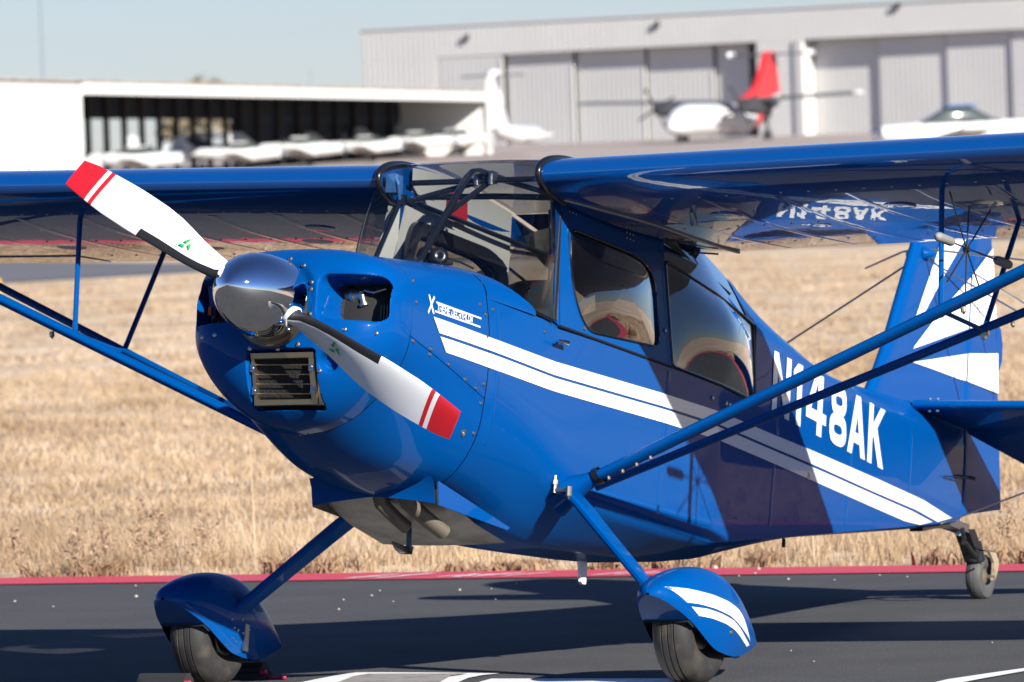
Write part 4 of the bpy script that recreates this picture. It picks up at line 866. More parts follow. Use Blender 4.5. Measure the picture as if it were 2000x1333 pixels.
g = G(); g.tube([(1.22, .11, -.54), (1.26, .11, -.585), (1.36, .15, -.64), (1.43, .17, -.668)], [.026, .028, .028, .028], 16, sx=1.25); g.obj("exhaust_pipe", PIPE, PL)
g = G(); g.tube([(1.49, 0, -.64), (1.495, 0, -.70), (1.50, 0, -.722)], [.011, .011, .014], 10, sx=.7, ref=(0, 1, 0)); g.grid([[(s, y, z+.006) for y in (-.004, .004)] + [(s, y, z-.018*w_) for y in (.012*w_, -.012*w_)] for s, z, w_ in [(1.365, -.715, .15), (1.40, -.716, .8), (1.45, -.718, 1.3), (1.50, -.716, 1.2), (1.525, -.71, .3)]], 0, True, True); g.obj("belly_step", BGLOSS, PL)
g = G(); g.grid([[(s0_, -.006, z), (.5*(s0_+s1_), -.012, z), (s1_, -.004, z), (s1_, .004, z), (.5*(s0_+s1_), .012, z), (s0_, .006, z)] for s0_, s1_, z in [(2.905, 2.985, -.55), (2.918, 2.985, -.575), (2.935, 2.982, -.635), (2.945, 2.976, -.642)]], 0, True, True); g.obj("belly_antenna", WHITE, PL)
g = G(); g.tube([(4.78, 0, -.20), (4.78, 0, -.235)], .008, 8); g.obj("drain", BLACK, PL)
# ------------------------------------------------------------------ tail
def surf(LE, TE, tl, tt, n=9, axis=1):
    """loft a thin tail surface: LE/TE matching polylines, tl/tt = half thickness near front / at trailing edge"""
    rows = []
    for a, b in zip(LE, TE):
        a, b = np.array(a, float), np.array(b, float); up = []; dn = []
        for u in (0, .006, .02, .05, .12, .3, .6, 1):
            L = np.linalg.norm(b-a); x = u*L; h = tl*math.sqrt(max(0, 1-max(0, 1-x/.035)**2)) if x < .035 else tl+(tt-tl)*(u)
            off = np.zeros(3); off[axis] = h; up.append(a+(b-a)*u+off); dn.append(a+(b-a)*u-off)
        rows.append(up + dn[::-1][:-1])
    g = G(); g.grid(rows, 0, True, True); return g
FL = [(5.50, 0, .50), (5.56, 0, .577), (5.62, 0, .66), (5.683, 0, .755), (5.80, 0, .975), (5.926, 0, 1.207), (6.00, 0, 1.34), (6.07, 0, 1.43), (6.18, 0, 1.50), (6.30, 0, 1.53)]
surf(FL, [(6.49, 0, z) for z in (.50, .577, .66, .755, .975, 1.207, 1.34, 1.43, 1.50, 1.53)], .024, .022).obj("fin", BLUE, PL, ang=50)
RL = [(6.505, 0, .150), (6.505, 0, .45), (6.505, 0, .90), (6.505, 0, 1.20), (6.505, 0, 1.42), (6.505, 0, 1.53)]
RUD = surf(RL, [(6.975, 0, .245), (6.935, 0, .47), (6.855, 0, .90), (6.79, 0, 1.20), (6.735, 0, 1.42), (6.62, 0, 1.53)], .022, .006).obj("rudder", BLUE, PL, ang=50)
g = G(); panel(g, [(6.845, 0, 1.035), (6.90, 0, 1.01), (6.925, 0, .95), (6.925, 0, .88), (6.90, 0, .83), (6.862, 0, .84)], .006, 1); g.obj("trim_tab", BLUE, RUD, smooth=False)
g = G(); g.tube([(6.498, .0, .14), (6.498, .0, .52)], .016, 10); g.tube([(6.498, 0, .55), (6.498, 0, 1.5)], .026, 10); g.obj("rudder_hinge_tube", BLUE, PL)
for nm, P in (("fin_stripe", [(5.898, .843), (6.132, 1.211), (6.19, 1.33), (6.45, 1.33), (6.389, 1.29), (6.199, 1.112), (5.96, .866)]), ("fin_stripe", [(5.925, .764), (5.935, .777), (6.215, .985), (6.494, 1.165), (6.494, .945), (6.404, .916)]), ("rudder_stripe", [(6.51, 1.175), (6.74, 1.335), (6.80, 1.10), (6.832, 1.02), (6.51, .95)]), ("fin_stripe", [(5.92, .707), (6.494, .838), (6.494, .722), (6.413, .717), (6.099, .712)]), ("rudder_stripe", [(6.51, .842), (6.855, .90), (6.88, .73), (6.51, .722)])):
    for sg in (1, -1):
        def hy(s): return (.0268 if s < 6.5 else ip(s, [(6.5, .026), (6.9, .0125)]))
        P2 = [];
        for i in range(len(P)):
            p, q = np.array(P[i]), np.array(P[(i+1) % len(P)]); P2 += [p+(q-p)*t for t in np.linspace(0, 1, 4)[:-1]]
        mesh(nm, [(s, sg*hy(s), z) for s, z in P2], [list(range(len(P2)))], WHITE, RUD if nm[0] == "r" else PL, smooth=False)
for sg in (1, -1):
    LE = [(5.905, sg*.04, .53), (5.98, sg*.50, .53), (6.06, sg*1.0, .53), (6.13, sg*1.3, .53), (6.22, sg*1.46, .53), (6.35, sg*1.54, .53)]
    surf(LE, [(6.49, p[1], .53) for p in LE], .020, .018, axis=2).obj("stabiliser", BLUE, PL, ang=50)
    HL = [(6.505, sg*.03, .527), (6.505, sg*.32, .527), (6.505, sg*1.0, .527), (6.505, sg*1.4, .527), (6.505, sg*1.53, .527)]
    surf(HL, [(6.53, sg*.035, .515), (6.95, sg*.30, .345), (6.97, sg*1.0, .335), (6.92, sg*1.4, .355), (6.62, sg*1.53, .478)], .017, .005, axis=2).obj("elevator", BLUE, PL, ang=50)
    for y in (.0, .035):
        g = G(); g.rev((5.955, sg*(.10+y), .552-.03*y), (0, 0, 1), [(0, .009), (.006, .008), (.009, 0)], 8); g.rev((5.955, sg*(.10+y), .508), (0, 0, -1), [(0, .009), (.006, .008), (.009, 0)], 8); g.obj("tail_bolt", STEEL, PL)
    for a, b in ([((6.50, sg*.025, 1.19), (6.50, sg*1.15, .55))] if sg > 0 else []) + [ ((6.15, sg*.09, .06), (6.45, sg*1.15, .515)), ((6.02, sg*.025, 1.16), (6.12, sg*1.12, .55))]:
        g = G(); g.tube([a, b], .0042, 6); g.obj("brace_wire", STEEL, PL)
    g = G(); g.tube([(5.985, sg*.02, 1.195), (6.03, sg*.09, 1.195), (6.40, sg*.42, 1.20)], .0045, 6); g.obj("whisker_antenna", STEEL, PL)
    g = G(); g.rev((6.0, sg*.02, 1.18), (.3, sg, 0), [(0, .03), (.02, .024), (.04, .012), (.05, 0)], 12); g.obj("antenna_base", BLUE, PL)
    g = G(); g.tube([(6.40, sg*.045, .30), (6.47, sg*.075, .305), (6.50, sg*.08, .306)], .008, 8); g.tube([(6.20, sg*.075, .27), (6.46, sg*.072, .304)], .003, 6); g.obj("rudder_horn", TUBE, PL)
# tailwheel
TW = bpy.data.objects.new("tailwheel", None); link(TW, "tailwheel", PL, W((6.55, 0, .08)))
g = G(); g.grid([[(s, -.03, z-.012), (s, .03, z-.012), (s, .03, z+.008), (s, -.03, z+.008)] for s, z in [(6.10, .035), (6.25, .070), (6.42, .095), (6.56, .10), (6.63, .085), (6.72, .035)]], 0, True, True); g.obj("leaf_spring", BGLOSS, TW)
g = G(); g.box((6.48, 0, .105), (.10, .034, .018)); g.rev((6.55, 0, .12), (0, 0, -1), [(-.02, .012), (.05, .012), (.05, 0)], 10); g.obj("spring_clamp", STEEL, TW)
g = G(); g.grid([[(s-.03, -.034, z), (s-.03, .034, z), (s+.04, .034, z+.012), (s+.04, -.034, z+.012)] for s, z in [(6.60, .10), (6.66, .05), (6.72, -.005), (6.735, -.02)]], 0, True, True); g.rev((6.72, 0, .05), (.25, 0, -1), [(-.02, .03), (.0, .035), (.05, .042), (.06, .042), (.07, .03)], 18); g.obj("pivot_head", BLACK, TW)
for sg in (1, -1):
    g = G(); g.grid([[(s-w_, sg*y-.006, z), (s+w_, sg*y-.006, z+.008), (s+w_, sg*y+.006, z+.008), (s-w_, sg*y+.006, z)] for s, y, z, w_ in [(6.74, .03, .035, .035), (6.79, .052, .03, .034), (6.82, .058, -.01, .026), (6.815, .058, -.05, .02), (6.805, .056, -.085, .014)]], 0, True, True); g.obj("fork_arm", TAN, TW)
pr = [(-.018, .035), (-.03, .05), (-.036, .07), (-.032, .086), (-.02, .094)]
g = G(); g.rev((6.80, 0, -.070), (0, 1, 0), pr + [(-.003, .096), (0, .094), (.003, .096)] + [(-a, b) for a, b in pr[::-1]], 48); g.obj("tailwheel_tyre", mat("grey_tyre", (0.06, 0.062, 0.062), 0.7, noise=(20, (0.09, 0.085, 0.08), 0.4, 0.7)), TW)
g = G(); g.rev((6.80, 0, -.070), (0, 1, 0), [(-.03, 0), (-.03, .014), (-.02, .03), (-.018, .04), (.018, .04), (.02, .03), (.03, .014), (.03, 0)], 28); g.tube([(6.80, -.065, -.07), (6.80, .065, -.07)], .009, 8); g.obj("tailwheel_hub", PIPE, TW)
g = G(); g.tube([(6.40, .09, .02), (6.53, .085, -.02)], .0125, 10); g.tube([(6.47, .05, .085), (6.40, .09, .03)], .010, 8); g.tube([(6.53, .085, -.02), (6.68, .05, -.03)], .004, 6); g.obj("steering_spring", BLACK, TW)
g = G(); g.tube([(6.56, -.02, .135), (6.66, -.06, .145), (6.77, -.09, .105), (6.83, -.09, .115)], .010, 8); g.obj("steering_arm", STEEL, TW)
g = G(); g.tube([(6.83, -.09, .11), (6.90, -.085, .055)], .0135, 10); g.tube([(6.90, -.085, .055), (6.84, -.05, .02)], .004, 6); g.obj("steering_spring", STEEL, TW)
# ------------------------------------------------------------------ markings on the fuselage
def surf_y(s, z):
    if s < 1.287: h = cowl_row(min(max(s, .634), 1.284), 0, 0); m_ = h[:, 0] > .2; return float(np.interp(-z, -h[m_, 1], h[m_, 0]))
    if z > .165: return side(s, z)
    h = sec_lower(s); m_ = h[:, 0] > .3*h[:, 0].max(); return float(np.interp(-z, -h[m_, 1], h[m_, 0]))
def ribbon(U, L, nm, n=70, off=.003):
    U, L = resample(U, n), resample(L, n)
    for sg in (1, -1):
        g = G(); g.grid([[(s, sg*(surf_y(s, z)+off), z) for s, z in [(u[0]*(1-f)+l[0]*f, u[1]*(1-f)+l[1]*f) for f in (0, .5, 1)]] for u, l in zip(U, L)]); g.obj(nm, WHITE, PL, ang=80)
ribbon([(.795, .011), (1.292, .020), (1.835, .023), (2.797, .058), (3.882, .084), (4.47, .102), (5.288, .121), (5.942, .132), (6.364, .118)], [(.848, -.039), (1.318, -.027), (1.832, -.027), (2.803, .010), (3.889, .034), (4.551, .050), (5.269, .062), (5.864, .076), (6.17, .072)], "side_stripe")
ribbon([(.858, -.05), (1.32, -.038), (1.838, -.037), (2.804, .000), (3.891, .024), (4.566, .040), (5.242, .052), (5.805, .064), (6.10, .062)], [(.916, -.098), (1.293, -.091), (1.826, -.087), (2.81, -.05), (3.898, -.025), (4.628, -.012), (5.306, 0), (5.723, .008), (5.93, .024)], "side_stripe")
# registration, built letter by letter from cut vinyl shapes: quads in a unit box
def ring8(cx, cy, rx, ry, t, n=20):
    q = []; P = lambda a, k: (cx+(rx-k)*abs(math.cos(a))**.75*np.sign(math.cos(a)), cy+(ry-k*.75)*abs(math.sin(a))**.75*np.sign(math.sin(a)))
    A = np.linspace(0, 2*math.pi, n+1)
    for a, b in zip(A[:-1], A[1:]): q.append([P(a, 0), P(b, 0), P(b, t), P(a, t)])
    return q
t_ = .27
GL = {"N": [[(0, 0), (t_, 0), (t_, 1), (0, 1)], [(1-t_, 0), (1, 0), (1, 1), (1-t_, 1)], [(t_*.9, 1), (t_*.1, 1), (1-t_*.9, 0), (1-t_*.1, 0)]],
      "1": [[(.45, 0), (.9, 0), (.9, 1), (.45, 1)], [(.05, .70), (.45, .80), (.45, 1), (.05, .86)]],
      "4": [[(.55, 0), (.80, 0), (.80, 1), (.55, 1)], [(0, .22), (1, .22), (1, .40), (0, .40)], [(0, .40), (.24, .40), (.62, 1), (.40, 1)]],
      "8": ring8(.5, .745, .44, .255, .24) + ring8(.5, .27, .5, .27, .26),
      "A": [[(0, 0), (.26, 0), (.63, 1), (.37, 1)], [(1, 0), (.74, 0), (.37, 1), (.63, 1)], [(.2, .20), (.8, .20), (.74, .38), (.26, .38)]],
      "K": [[(0, 0), (t_, 0), (t_, 1), (0, 1)], [(t_*.6, .34), (t_*.6, .60), (.70, 1), (1, 1)], [(.30, .50), (.50, .68), (1, 0), (.68, 0)]]}
for ch, s0_, s1_ in [("N", 3.905, 4.125), ("1", 4.15, 4.285), ("4", 4.335, 4.595), ("8", 4.64, 4.865), ("A", 4.885, 5.125), ("K", 5.155, 5.372)]:
    for sg in (1, -1):
        g = G(); a0, a1 = (s0_, s1_)
        for k, q in enumerate(GL[ch]):
            pts = []
            for u, v in q:
                uu = u if sg > 0 else u; s = a0+(a1-a0)*uu; z = .168+(.412-.168)*v; pts.append((s, sg*(surf_y(s, z)+.003+.00025*(k % 4)), z))
            g.add(pts, [[0, 1, 2, 3]])
        if sg < 0:                              # reads from nose to tail reversed on the other side
            c_ = 3.905+5.372; g.v = [(c_-p[0], -(surf_y(c_-p[0], p[2])+.003+(abs(p[1])-surf_y(p[0], p[2])-.003)), p[2]) for p in g.v]
        g.obj("registration_letter", WHITE, PL, smooth=False)
# small model script by the cowl
SG = {"T": [[(0, 1), (1, 1)], [(.5, 1), (.5, 0)]], "R": [[(0, 1), (1, 1), (1, .5), (.35, .5)], [(.45, .5), (1, 0)], [(0, .62), (0, 0)]], "E": [[(1, 1), (0, 1), (0, 0), (1, 0)], [(0, .5), (.9, .5)]],
      "M": [[(0, 0), (0, 1), (.5, .35), (1, 1), (1, 0)]], "D": [[(0, 1), (.9, 1), (1, .85), (1, .15), (.9, 0), (0, 0), (0, .6)]], "C": [[(1, 1), (.1, 1), (0, .85), (0, .15), (.1, 0), (1, 0)]],
      "A": [[(0, 0), (0, .4)], [(0, 1), (1, 1), (1, 0)], [(0, .5), (1, .5)]], "H": [[(0, 0), (0, 1)], [(1, 0), (1, 1)], [(0, .5), (1, .5)]], "L": [[(0, 1), (0, 0), (1, 0)]], "O": [[(.1, 1), (.9, 1), (1, .85), (1, .15), (.9, 0), (.1, 0), (0, .15), (0, .85), (.1, 1)]], "N": [[(0, 0), (0, 1), (1, 0), (1, 1)]]}
SC = np.array([(.813, .069), (1.21, .077), (1.197, .042), (.796, .032)])
def sq(u, v): p = (SC[3]*(1-u)+SC[2]*u)*(1-v) + (SC[0]*(1-u)+SC[1]*u)*v; return p
def pen(g, A, B, w_, k):
    A, B = np.array(A), np.array(B); d = (B-A)/max(1e-6, np.linalg.norm(B-A)); nn = np.array([-d[1], d[0]])*w_/2; A2, B2 = A-d*w_*.45, B+d*w_*.45
    g.add([(p[0], surf_y(p[0], p[1])+.003+.0002*(k % 6), p[1]) for p in (A2-nn, B2-nn, B2+nn, A2+nn)], [[0, 1, 2, 3]])
MS = bpy.data.objects.new("model_script", None); link(MS, "model_script", PL, W((1.0, .39, .05)))
txt = "TREME DECATHLON"; x = .055; cw = .0645; k = 0
for ch in txt:
    if ch == " ": x += .03; continue
    wd = cw*(.80 if ch not in "M" else .98); g = G()
    for pl in SG[ch]:
        for a, b in zip(pl[:-1], pl[1:]):
            f = lambda p: sq(x+p[0]*wd*.74+.006, .20+.58*p[1]); pen(g, f(a), f(b), .0040, k); k += 1
    g.obj("letter", WHITE, MS, smooth=False); x += wd
for v0 in (.02, .97):
    g = G(); pen(g, sq(.03, v0), sq(1, v0), .0062, 0); g.obj("letter_bar", WHITE, MS, smooth=False)
g = G(); pen(g, (.772, .082), (.793, .026), .0115, 1); pen(g, (.809, .083), (.752, .020), .009, 2); g.obj("letter", WHITE, MS, smooth=False)
# ------------------------------------------------------------------ screws, latch, seams on the cowl
for pts in ([(1.365, z) for z in np.linspace(.14, -.36, 9)], [(s, -.395+.03*(s-2.2)) for s in np.linspace(2.25, 3.3, 8)], [(2.82, z) for z in np.linspace(.15, -.40, 9)], [(4.0, z) for z in np.linspace(.38, -.27, 9)], [(4.95, z) for z in np.linspace(.40, -.12, 9)], [(5.75, z) for z in np.linspace(.40, .02, 8)]):
    for sg in (1, -1):
        P_ = [np.array(p) for p in pts]; d_ = P_[-1]-P_[0]; d_ /= np.linalg.norm(d_); n2 = np.array([-d_[1], d_[0]])*.016
        g = G(); g.grid([[(p[0]+n2[0]*w_, sg*(surf_y(p[0]+n2[0]*w_, p[1]+n2[1]*w_)+o_), p[1]+n2[1]*w_) for w_, o_ in ((-1, .0004), (-.85, .0016), (.85, .0016), (1, .0004))] for p in P_]); g.obj("fabric_tape", BLUE, PL, ang=80)
SCR = G(); SCR.rev((0, 0, 0), (1, 0, 0), [(0, .0085), (.003, .008), (.005, .005), (.0055, 0)], 10)
def screw(p, nrm, r=1.0):
    n_ = np.array(nrm, float); n_ /= np.linalg.norm(n_); g = G(); g.rev(np.array(p, float), n_, [(-.001, .009*r), (.003, .0085*r), (.005, .005*r), (.0058, 0)], 10); g.obj("screw", STEEL, PL)
for s, z in [(.66, .04), (.66, -.10), (.605, -.10), (1.262, .10), (1.262, .02), (1.262, -.155), (1.262, -.225), (1.262, -.335), (.80, -.105), (.80, -.125), (.95, -.135), (1.10, -.165), (1.20, -.18), (.66, -.25), (.67, .12), (1.22, .13), (1.33, .13), (1.75, .12)]:
    for sg in (1, -1):
        if s < .63: continue
        screw((s, sg*surf_y(s, z), z), (0, sg, 0))
def nose_pt(y, z):
    i = np.argmin((Y-y)**2+(Z-z)**2); return (SS.flat[i], y, z)
for y, z in [(.017, .165), (.085, .135), (.13, .07), (.268, -.10), (.36, -.105), (.19, -.10), (-.245, -.11), (-.31, -.112), (-.09, -.165), (.02, -.168), (.10, -.155), (.25, -.20), (.175, -.245)]: screw(nose_pt(y, z), (-1, .3*y, .2))
for y, z in [(.13, .045), (.135, -.045), (.105, -.015), (-.12, .05), (-.13, -.05)]: screw(nose_pt(y, z), (-1, 0, 0))
for a in (.9, 2.1, 3.4, 4.4, 5.6): screw((.285, .150*math.cos(a), .004+.150*math.sin(a)), (-.1, math.cos(a), math.sin(a)))
g = G(); z = -.345; s = 1.19; g.rev((s, surf_y(s, z), z), (0, 1, -.3), [(0, .014), (.002, .014), (.003, .010), (.001, .006), (.006, 0)], 16); g.obj("cowl_fastener", BRASS, PL)
g = G(); y0 = surf_y(1.835, .10); g.tube([(1.845, y0-.005, .096), (1.845, y0+.03, .096)], .007, 8); g.tube([(1.80, y0+.03, .094), (1.885, y0+.03, .099)], [.006, .010], 8); g.obj("door_handle", CHROME, PL)
for s in (3.22, 3.36, 3.40): screw((s, surf_y(s, .11)+.002, .11+.01*(s-3.2)), (0, 1, 0), 1.2)
screw((2.06, side(2.06, .19)+.006, .185), (0, 1, 0), 1.2); screw((2.79, side(2.79, .3)+.006, .3), (0, 1, 0), 1.0)
for s0_, z0 in ((2.0, .585), (2.5, .575)):
    for k in range(6): g = G(); s = s0_+.028*(k % 3); z = z0+.022*(k//3)+.03; g.rev((s, side(s, z)+.005, z), (0, 1, 0), [(0, .004), (.002, .003), (.003, 0)], 6); g.obj("rivet", STEEL, PL)
g = G(); g.rev((4.42, surf_y(4.42, -.02)+.003, -.005), (0, 1, 0), [(0, .016), (.002, .015), (.003, 0)], 14); g.obj("vent_plug", STEEL, PL)
g = G(); g.tube([(3.05, .29, .655), (3.15, .30, .668), (3.32, .33, .69)], .004, 6); g.rev((3.15, .302, .669), (1, 0, 0), [(0, .005), (.005, .009), (.02, .009), (.022, .005)], 8); g.obj("aileron_cable", BLACK, PL)
# headset lying on the glareshield
HP = W((1.56, .03, .345)); t = thing("headset", "black pilot headset lying on the panel behind the windshield", "headset", HP)
for s, y, z, r in [(1.52, -.005, .368, .038), (1.50, .055, .362, .036)]:
    g = G(); g.rev((s, y, z), (-.8, .45, .1), [(-.022, 0), (-.022, r*.8), (-.012, r), (.012, r), (.02, r*.75), (.022, r*.4), (.016, 0)], 20); g.obj("ear_cup", BGLOSS, t)
g = G(); g.tube([(1.54, -.04, .345), (1.50, -.03, .335), (1.48, .02, .33), (1.49, .07, .335), (1.54, .09, .345)], .008, 8); g.obj("headband", BLACK, t)
g = G(); g.tube([(1.52, .085, .36), (1.55, .12, .35), (1.60, .15, .335)], .004, 6); g.obj("microphone_boom", BLACK, t)

# ------------------------------------------------------------------ wheel chocks, stones
CHK = mat("chock_rubber", (0.02, 0.02, 0.021), 0.7); CHR = mat("red_chock_end", (0.5, 0.02, 0.06), 0.5)
for x, y, lb in [(.30, -1.02, "black ribbed rubber wheel chock with red end in front of the far wheel"), (-.30, -1.02, "black wheel chock with red rope behind the far main wheel")]:
    t = thing("wheel_chock", lb, "wheel chock", (x, y, .006))
    g = G(); prof = [(-.06, .006), (-.05, .03), (-.038, .034), (-.033, .05), (-.022, .054), (-.016, .068), (.016, .068), (.022, .054), (.033, .05), (.038, .034), (.05, .03), (.06, .006)]
    g.grid([[(x+a, y+b, z) for a, z in prof] for b in (-.10, .10)], 0, True, True); g.obj("chock_block", CHK, t, False, smooth=False)
    g = G(); g.rev((x+.03, y+.10, .03), (0, 1, 0), [(0, .014), (.02, .014), (.022, 0)], 12); g.tube([(x+.03, y+.11, .03), (x+.05, y+.15, .012), (x+.02, y+.2, .011)], .006, 6); g.obj("chock_rope", CHR, t, False)
STM = mat("pale_stone", (0.40, 0.36, 0.30), 0.9)
st0 = None
for i, (x, y, r) in enumerate([(-6.628, -4.957, 0.012), (-5.701, -4.444, 0.02), (-5.432, -4.926, 0.014), (-5.002, -4.484, 0.01), (-5.992, -3.347, 0.012), (-5.593, -3.184, 0.016), (-5.297, -3.172, 0.012), (-4.568, -2.818, 0.014), (-5.967, -2.93, 0.015), (-5.142, -2.846, 0.008), (-6.456, -2.885, 0.012), (-6.803, -1.235, 0.012), (-6.653, -1.035, 0.011), (-6.55, -1.571, 0.016), (-7.43, -2.116, 0.02), (-7.561, -2.398, 0.03), (-7.087, -1.979, 0.014), (-6.889, -1.97, 0.012), (-6.469, -1.309, 0.01), (-6.063, -2.818, 0.009), (-0.987, 1.033, 0.007), (-1.611, 0.659, 0.007), (-2.015, 1.322, 0.008), (-5.483, -2.425, 0.008), (-5.222, -2.382, 0.008)]):
    if i % 4 == 0 or True:
        bm = bmesh.new(); r *= .5; bmesh.ops.create_icosphere(bm, subdivisions=1, radius=r)
        for v in bm.verts: v.co *= 1+.25*math.sin(9*v.co.x/r+i)*.6; v.co.z *= .7
        me = bpy.data.meshes.new("stone"); bm.to_mesh(me); bm.free(); me.materials.append(STM)
    o = bpy.data.objects.new("stone", me); link(o, "stone", None, (x, y, .012+r*.35)); tag(o, "small pale stone lying on the grey asphalt behind the wheels", "stone", "stones scattered on the asphalt")
# ------------------------------------------------------------------ dry grass and weeds beyond the red band
G1 = mat("straw_grass", (0.66, 0.50, 0.32), 0.9, spec=.1, noise=(0.30, (0.50, 0.36, 0.215), 0.42, 0.60)); G2 = mat("pale_grass", (0.72, 0.57, 0.40), 0.9, spec=.1, noise=(0.26, (0.54, 0.405, 0.265), 0.42, 0.60)); G3 = mat("brown_grass", (0.55, 0.40, 0.25), 0.9, spec=.1, noise=(.6, (0.38, 0.26, 0.165), 0.38, 0.62))
for M_ in (G1, G2, G3):                          # thin dry blades let light through
    n_, l_ = M_.node_tree.nodes, M_.node_tree.links; pb = n_["Principled BSDF"]; out = n_["Material Output"]
    tr = n_.new("ShaderNodeBsdfTranslucent"); mxs = n_.new("ShaderNodeMixShader"); mxs.inputs[0].default_value = .45
    l_.new(pb.inputs["Base Color"].links[0].from_socket, tr.inputs[0]); l_.new(pb.outputs[0], mxs.inputs[1]); l_.new(tr.outputs[0], mxs.inputs[2]); l_.new(mxs.outputs[0], out.inputs[0])
def blades(name, P, hgt, wid_, lean, m_):
    n = len(P); a = rng.uniform(0, 2*math.pi, n); b = rng.uniform(0, 2*math.pi, n); l = rng.uniform(0, lean, n)*hgt
    w_ = np.stack([np.cos(a), np.sin(a), np.zeros(n)], 1)*wid_[:, None]/2; mid = P + np.stack([np.cos(b)*l*.35, np.sin(b)*l*.35, hgt*.6], 1); top = P + np.stack([np.cos(b)*l, np.sin(b)*l, hgt], 1)
    V = np.empty((n, 5, 3), np.float32); V[:, 0] = P-w_; V[:, 1] = P+w_; V[:, 2] = mid+w_*.7; V[:, 3] = mid-w_*.7; V[:, 4] = top
    base = (np.arange(n)*5)[:, None]; T = np.concatenate([base+[0, 1, 2], base+[0, 2, 3], base+[3, 2, 4]], 1).reshape(-1).astype(np.int32)
    me = bpy.data.meshes.new(name); me.vertices.add(n*5); me.vertices.foreach_set("co", V.reshape(-1)); me.loops.add(len(T)); me.loops.foreach_set("vertex_index", T)
    me.polygons.add(n*3); me.polygons.foreach_set("loop_start", np.arange(0, n*9, 3, dtype=np.int32)); me.polygons.foreach_set("loop_total", np.full(n*3, 3, np.int32)); me.materials.append(m_); me.update(); me.validate()
    o = bpy.data.objects.new(name, me); COL.objects.link(o); o["kind"] = "stuff"; return o
def clump(P, k, sp):                            # gather points in tufts
    c = P[rng.integers(0, len(P), len(P)//k)]; i = rng.integers(0, len(c), len(P)); return c[i] + rng.normal(size=P.shape)*sp
def patch_noise(x, y): return .5+.5*np.sin(1.7*x+.6*y+2*np.sin(.9*y))*np.cos(.8*x-1.3*y+1.5*np.sin(.5*x))
def edge_pts(n, x0, x1, y0=-11, y1=5):
    y = rng.uniform(y0, y1, n); x = -7.62-.03*(y+3)-rng.uniform(x0, x1, n)**1.0; return np.stack([x, y, np.zeros(n)], 1)
def far_pts(n, d0, d1, hw):
    d = rng.uniform(d0, d1, n); a = rng.uniform(-1, 1, n)*hw*d/60; return np.stack([CAM[0]+RH[0]*a+FH[0]*d, CAM[1]+RH[1]*a+FH[1]*d, np.array([terr(q) for q in d])], 1)
N = 30000
for nm, m_, sc in (("straw_grass", G1, 1.0), ("pale_grass", G2, 1.1), ("brown_grass", G3, .75)):
    P = clump(edge_pts(N, .03, 4.2), 14, .035); P[:, 2] = 0; P = P[P[:, 0] < -7.66-.03*(P[:, 1]+3)]
    f = patch_noise(P[:, 0]*1.5, P[:, 1]*1.5); ed = np.clip((-P[:, 0]-7.6)/1.0, .28, 1)
    blades(nm, P, (.035+.11*rng.random(len(P))**2.5+.04*f)*sc*ed, rng.uniform(.003, .007, len(P)), 1.0, m_)
    P = clump(far_pts(int(N*2), 43, 85, 6.5), 20, .10); P[:, 2] = 0; P = P[P[:, 0] < -11]
    f = patch_noise(P[:, 0]*.6, P[:, 1]*.6); blades("far_"+nm, P, (.02+.045*rng.random(len(P))**2+.06*f**3)*sc, rng.uniform(.006, .014, len(P)), 1.5, m_)
    P = clump(far_pts(N, 85, 178, 7), 14, .15); P[:, 2] = 0; keep = np.ones(len(P), bool)
    f = patch_noise(P[:, 0]*.25, P[:, 1]*.25); blades("distant_"+nm, P, (.03+.07*f**3)*sc, rng.uniform(.012, .03, len(P)), 1.6, m_)
LIT = mat("brown_leaf_litter", (0.20, 0.115, 0.07), 0.9, noise=(6, (0.32, 0.2, 0.11), 0.4, 0.65))
P = clump(edge_pts(9000, .0, .45), 40, .06); P[:, 2] = .0; P = P[P[:, 0] < -7.62-.03*(P[:, 1]+3)]
f = patch_noise(P[:, 0]*.2, P[:, 1]*2.2); P = P[f > .35]
blades("leaf_litter", P, rng.uniform(.015, .10, len(P))*(.6+.6*patch_noise(P[:, 1]*2, P[:, 1])), rng.uniform(.01, .025, len(P)), 1.6, LIT)
WD = mat("dry_weed_stalk", (0.34, 0.23, 0.15), 0.9); WP = mat("pale_dead_stalk", (0.52, 0.41, 0.28), 0.9)
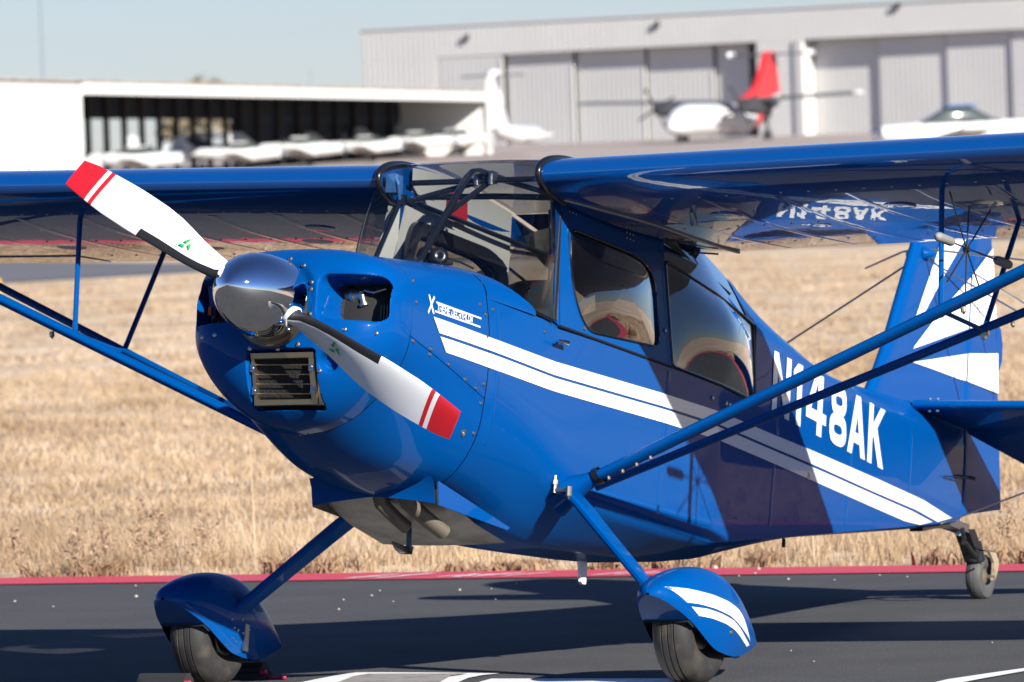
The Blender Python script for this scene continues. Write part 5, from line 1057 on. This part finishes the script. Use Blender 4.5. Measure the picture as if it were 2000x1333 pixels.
def weed(x, y, h, kind, label):
    t = thing("dry_weed", label, "weed", (x, y, 0), "dry weeds at the edge of the apron")
    ns = 2 if kind != "bare" else 5
    for k in range(ns):
        an = rng.uniform(0, 6.28); ln = h*(rng.uniform(.05, .16) if kind != "bare" else [.02, .10, .28, .34, .42][k]); hh = h*(1 if k == 0 else rng.uniform(.5, .95))
        if kind == "bare": an = [0, 1.4, 1.9, -1.6, 1.3][k]
        dx, dy = math.cos(an)*ln, math.sin(an)*ln; pts = [np.array([x+dx*q**1.4, y+dy*q**1.4, hh*q]) for q in np.linspace(0, 1, 7)]
        g = G(); g.tube(pts, [(.0045 if kind == "bare" and k == 0 else .0025)*(1-.6*q) for q in np.linspace(0, 1, 7)], 5); s_ = g.obj("stalk", WP if kind == "bare" else WD, t, False)
        if kind != "bare":
            g = G()
            for q in range(90):
                f_ = rng.uniform(.35, 1); p = np.array([x+dx*f_**1.4, y+dy*f_**1.4, hh*f_]); r_ = .05*(1.15-f_)+.012; c = p+np.array([rng.normal()*r_, rng.normal()*r_, rng.uniform(0, .04)])
                u = rng.normal(size=3)*.006; v = rng.normal(size=3)*.009; g.add([c-u, c+v, c+u], [[0, 1, 2]])
                if q % 6 == 0: g.tube([p-(0, 0, .03), c], .0014, 3)
            g.obj("seed_head", WD, s_, False, smooth=False, kind="stuff")
WEEDS = [(-8.06, -5.69, .34, "seed", "dark forked seed-head weed left of the far wheel"), (-8.05, -5.59, .30, "seed", "leaning seed-head weed beside the dark forked weed"), (-8.10, -5.395, .30, "seed", "single brown weed behind the far wheel pant"),
 (-8.04, -5.07, .64, "bare", "tall pale leafless stalk with thin side stems by the gear leg"), (-7.90, -5.99, .22, "seed", "small weed at the red edge near the left border"), (-7.85, -6.29, .22, "seed", "short weed leftmost along the red edge"), (-7.95, -5.84, .26, "seed", "weed with orange tint left of the forked weed"),
 (-8.18, -2.17, .26, "bare", "short pale bent stalks under the rear fuselage"), (-8.2, -1.20, .30, "seed", "brown weed right of the tailwheel")]
for wv_ in WEEDS: weed(*wv_)
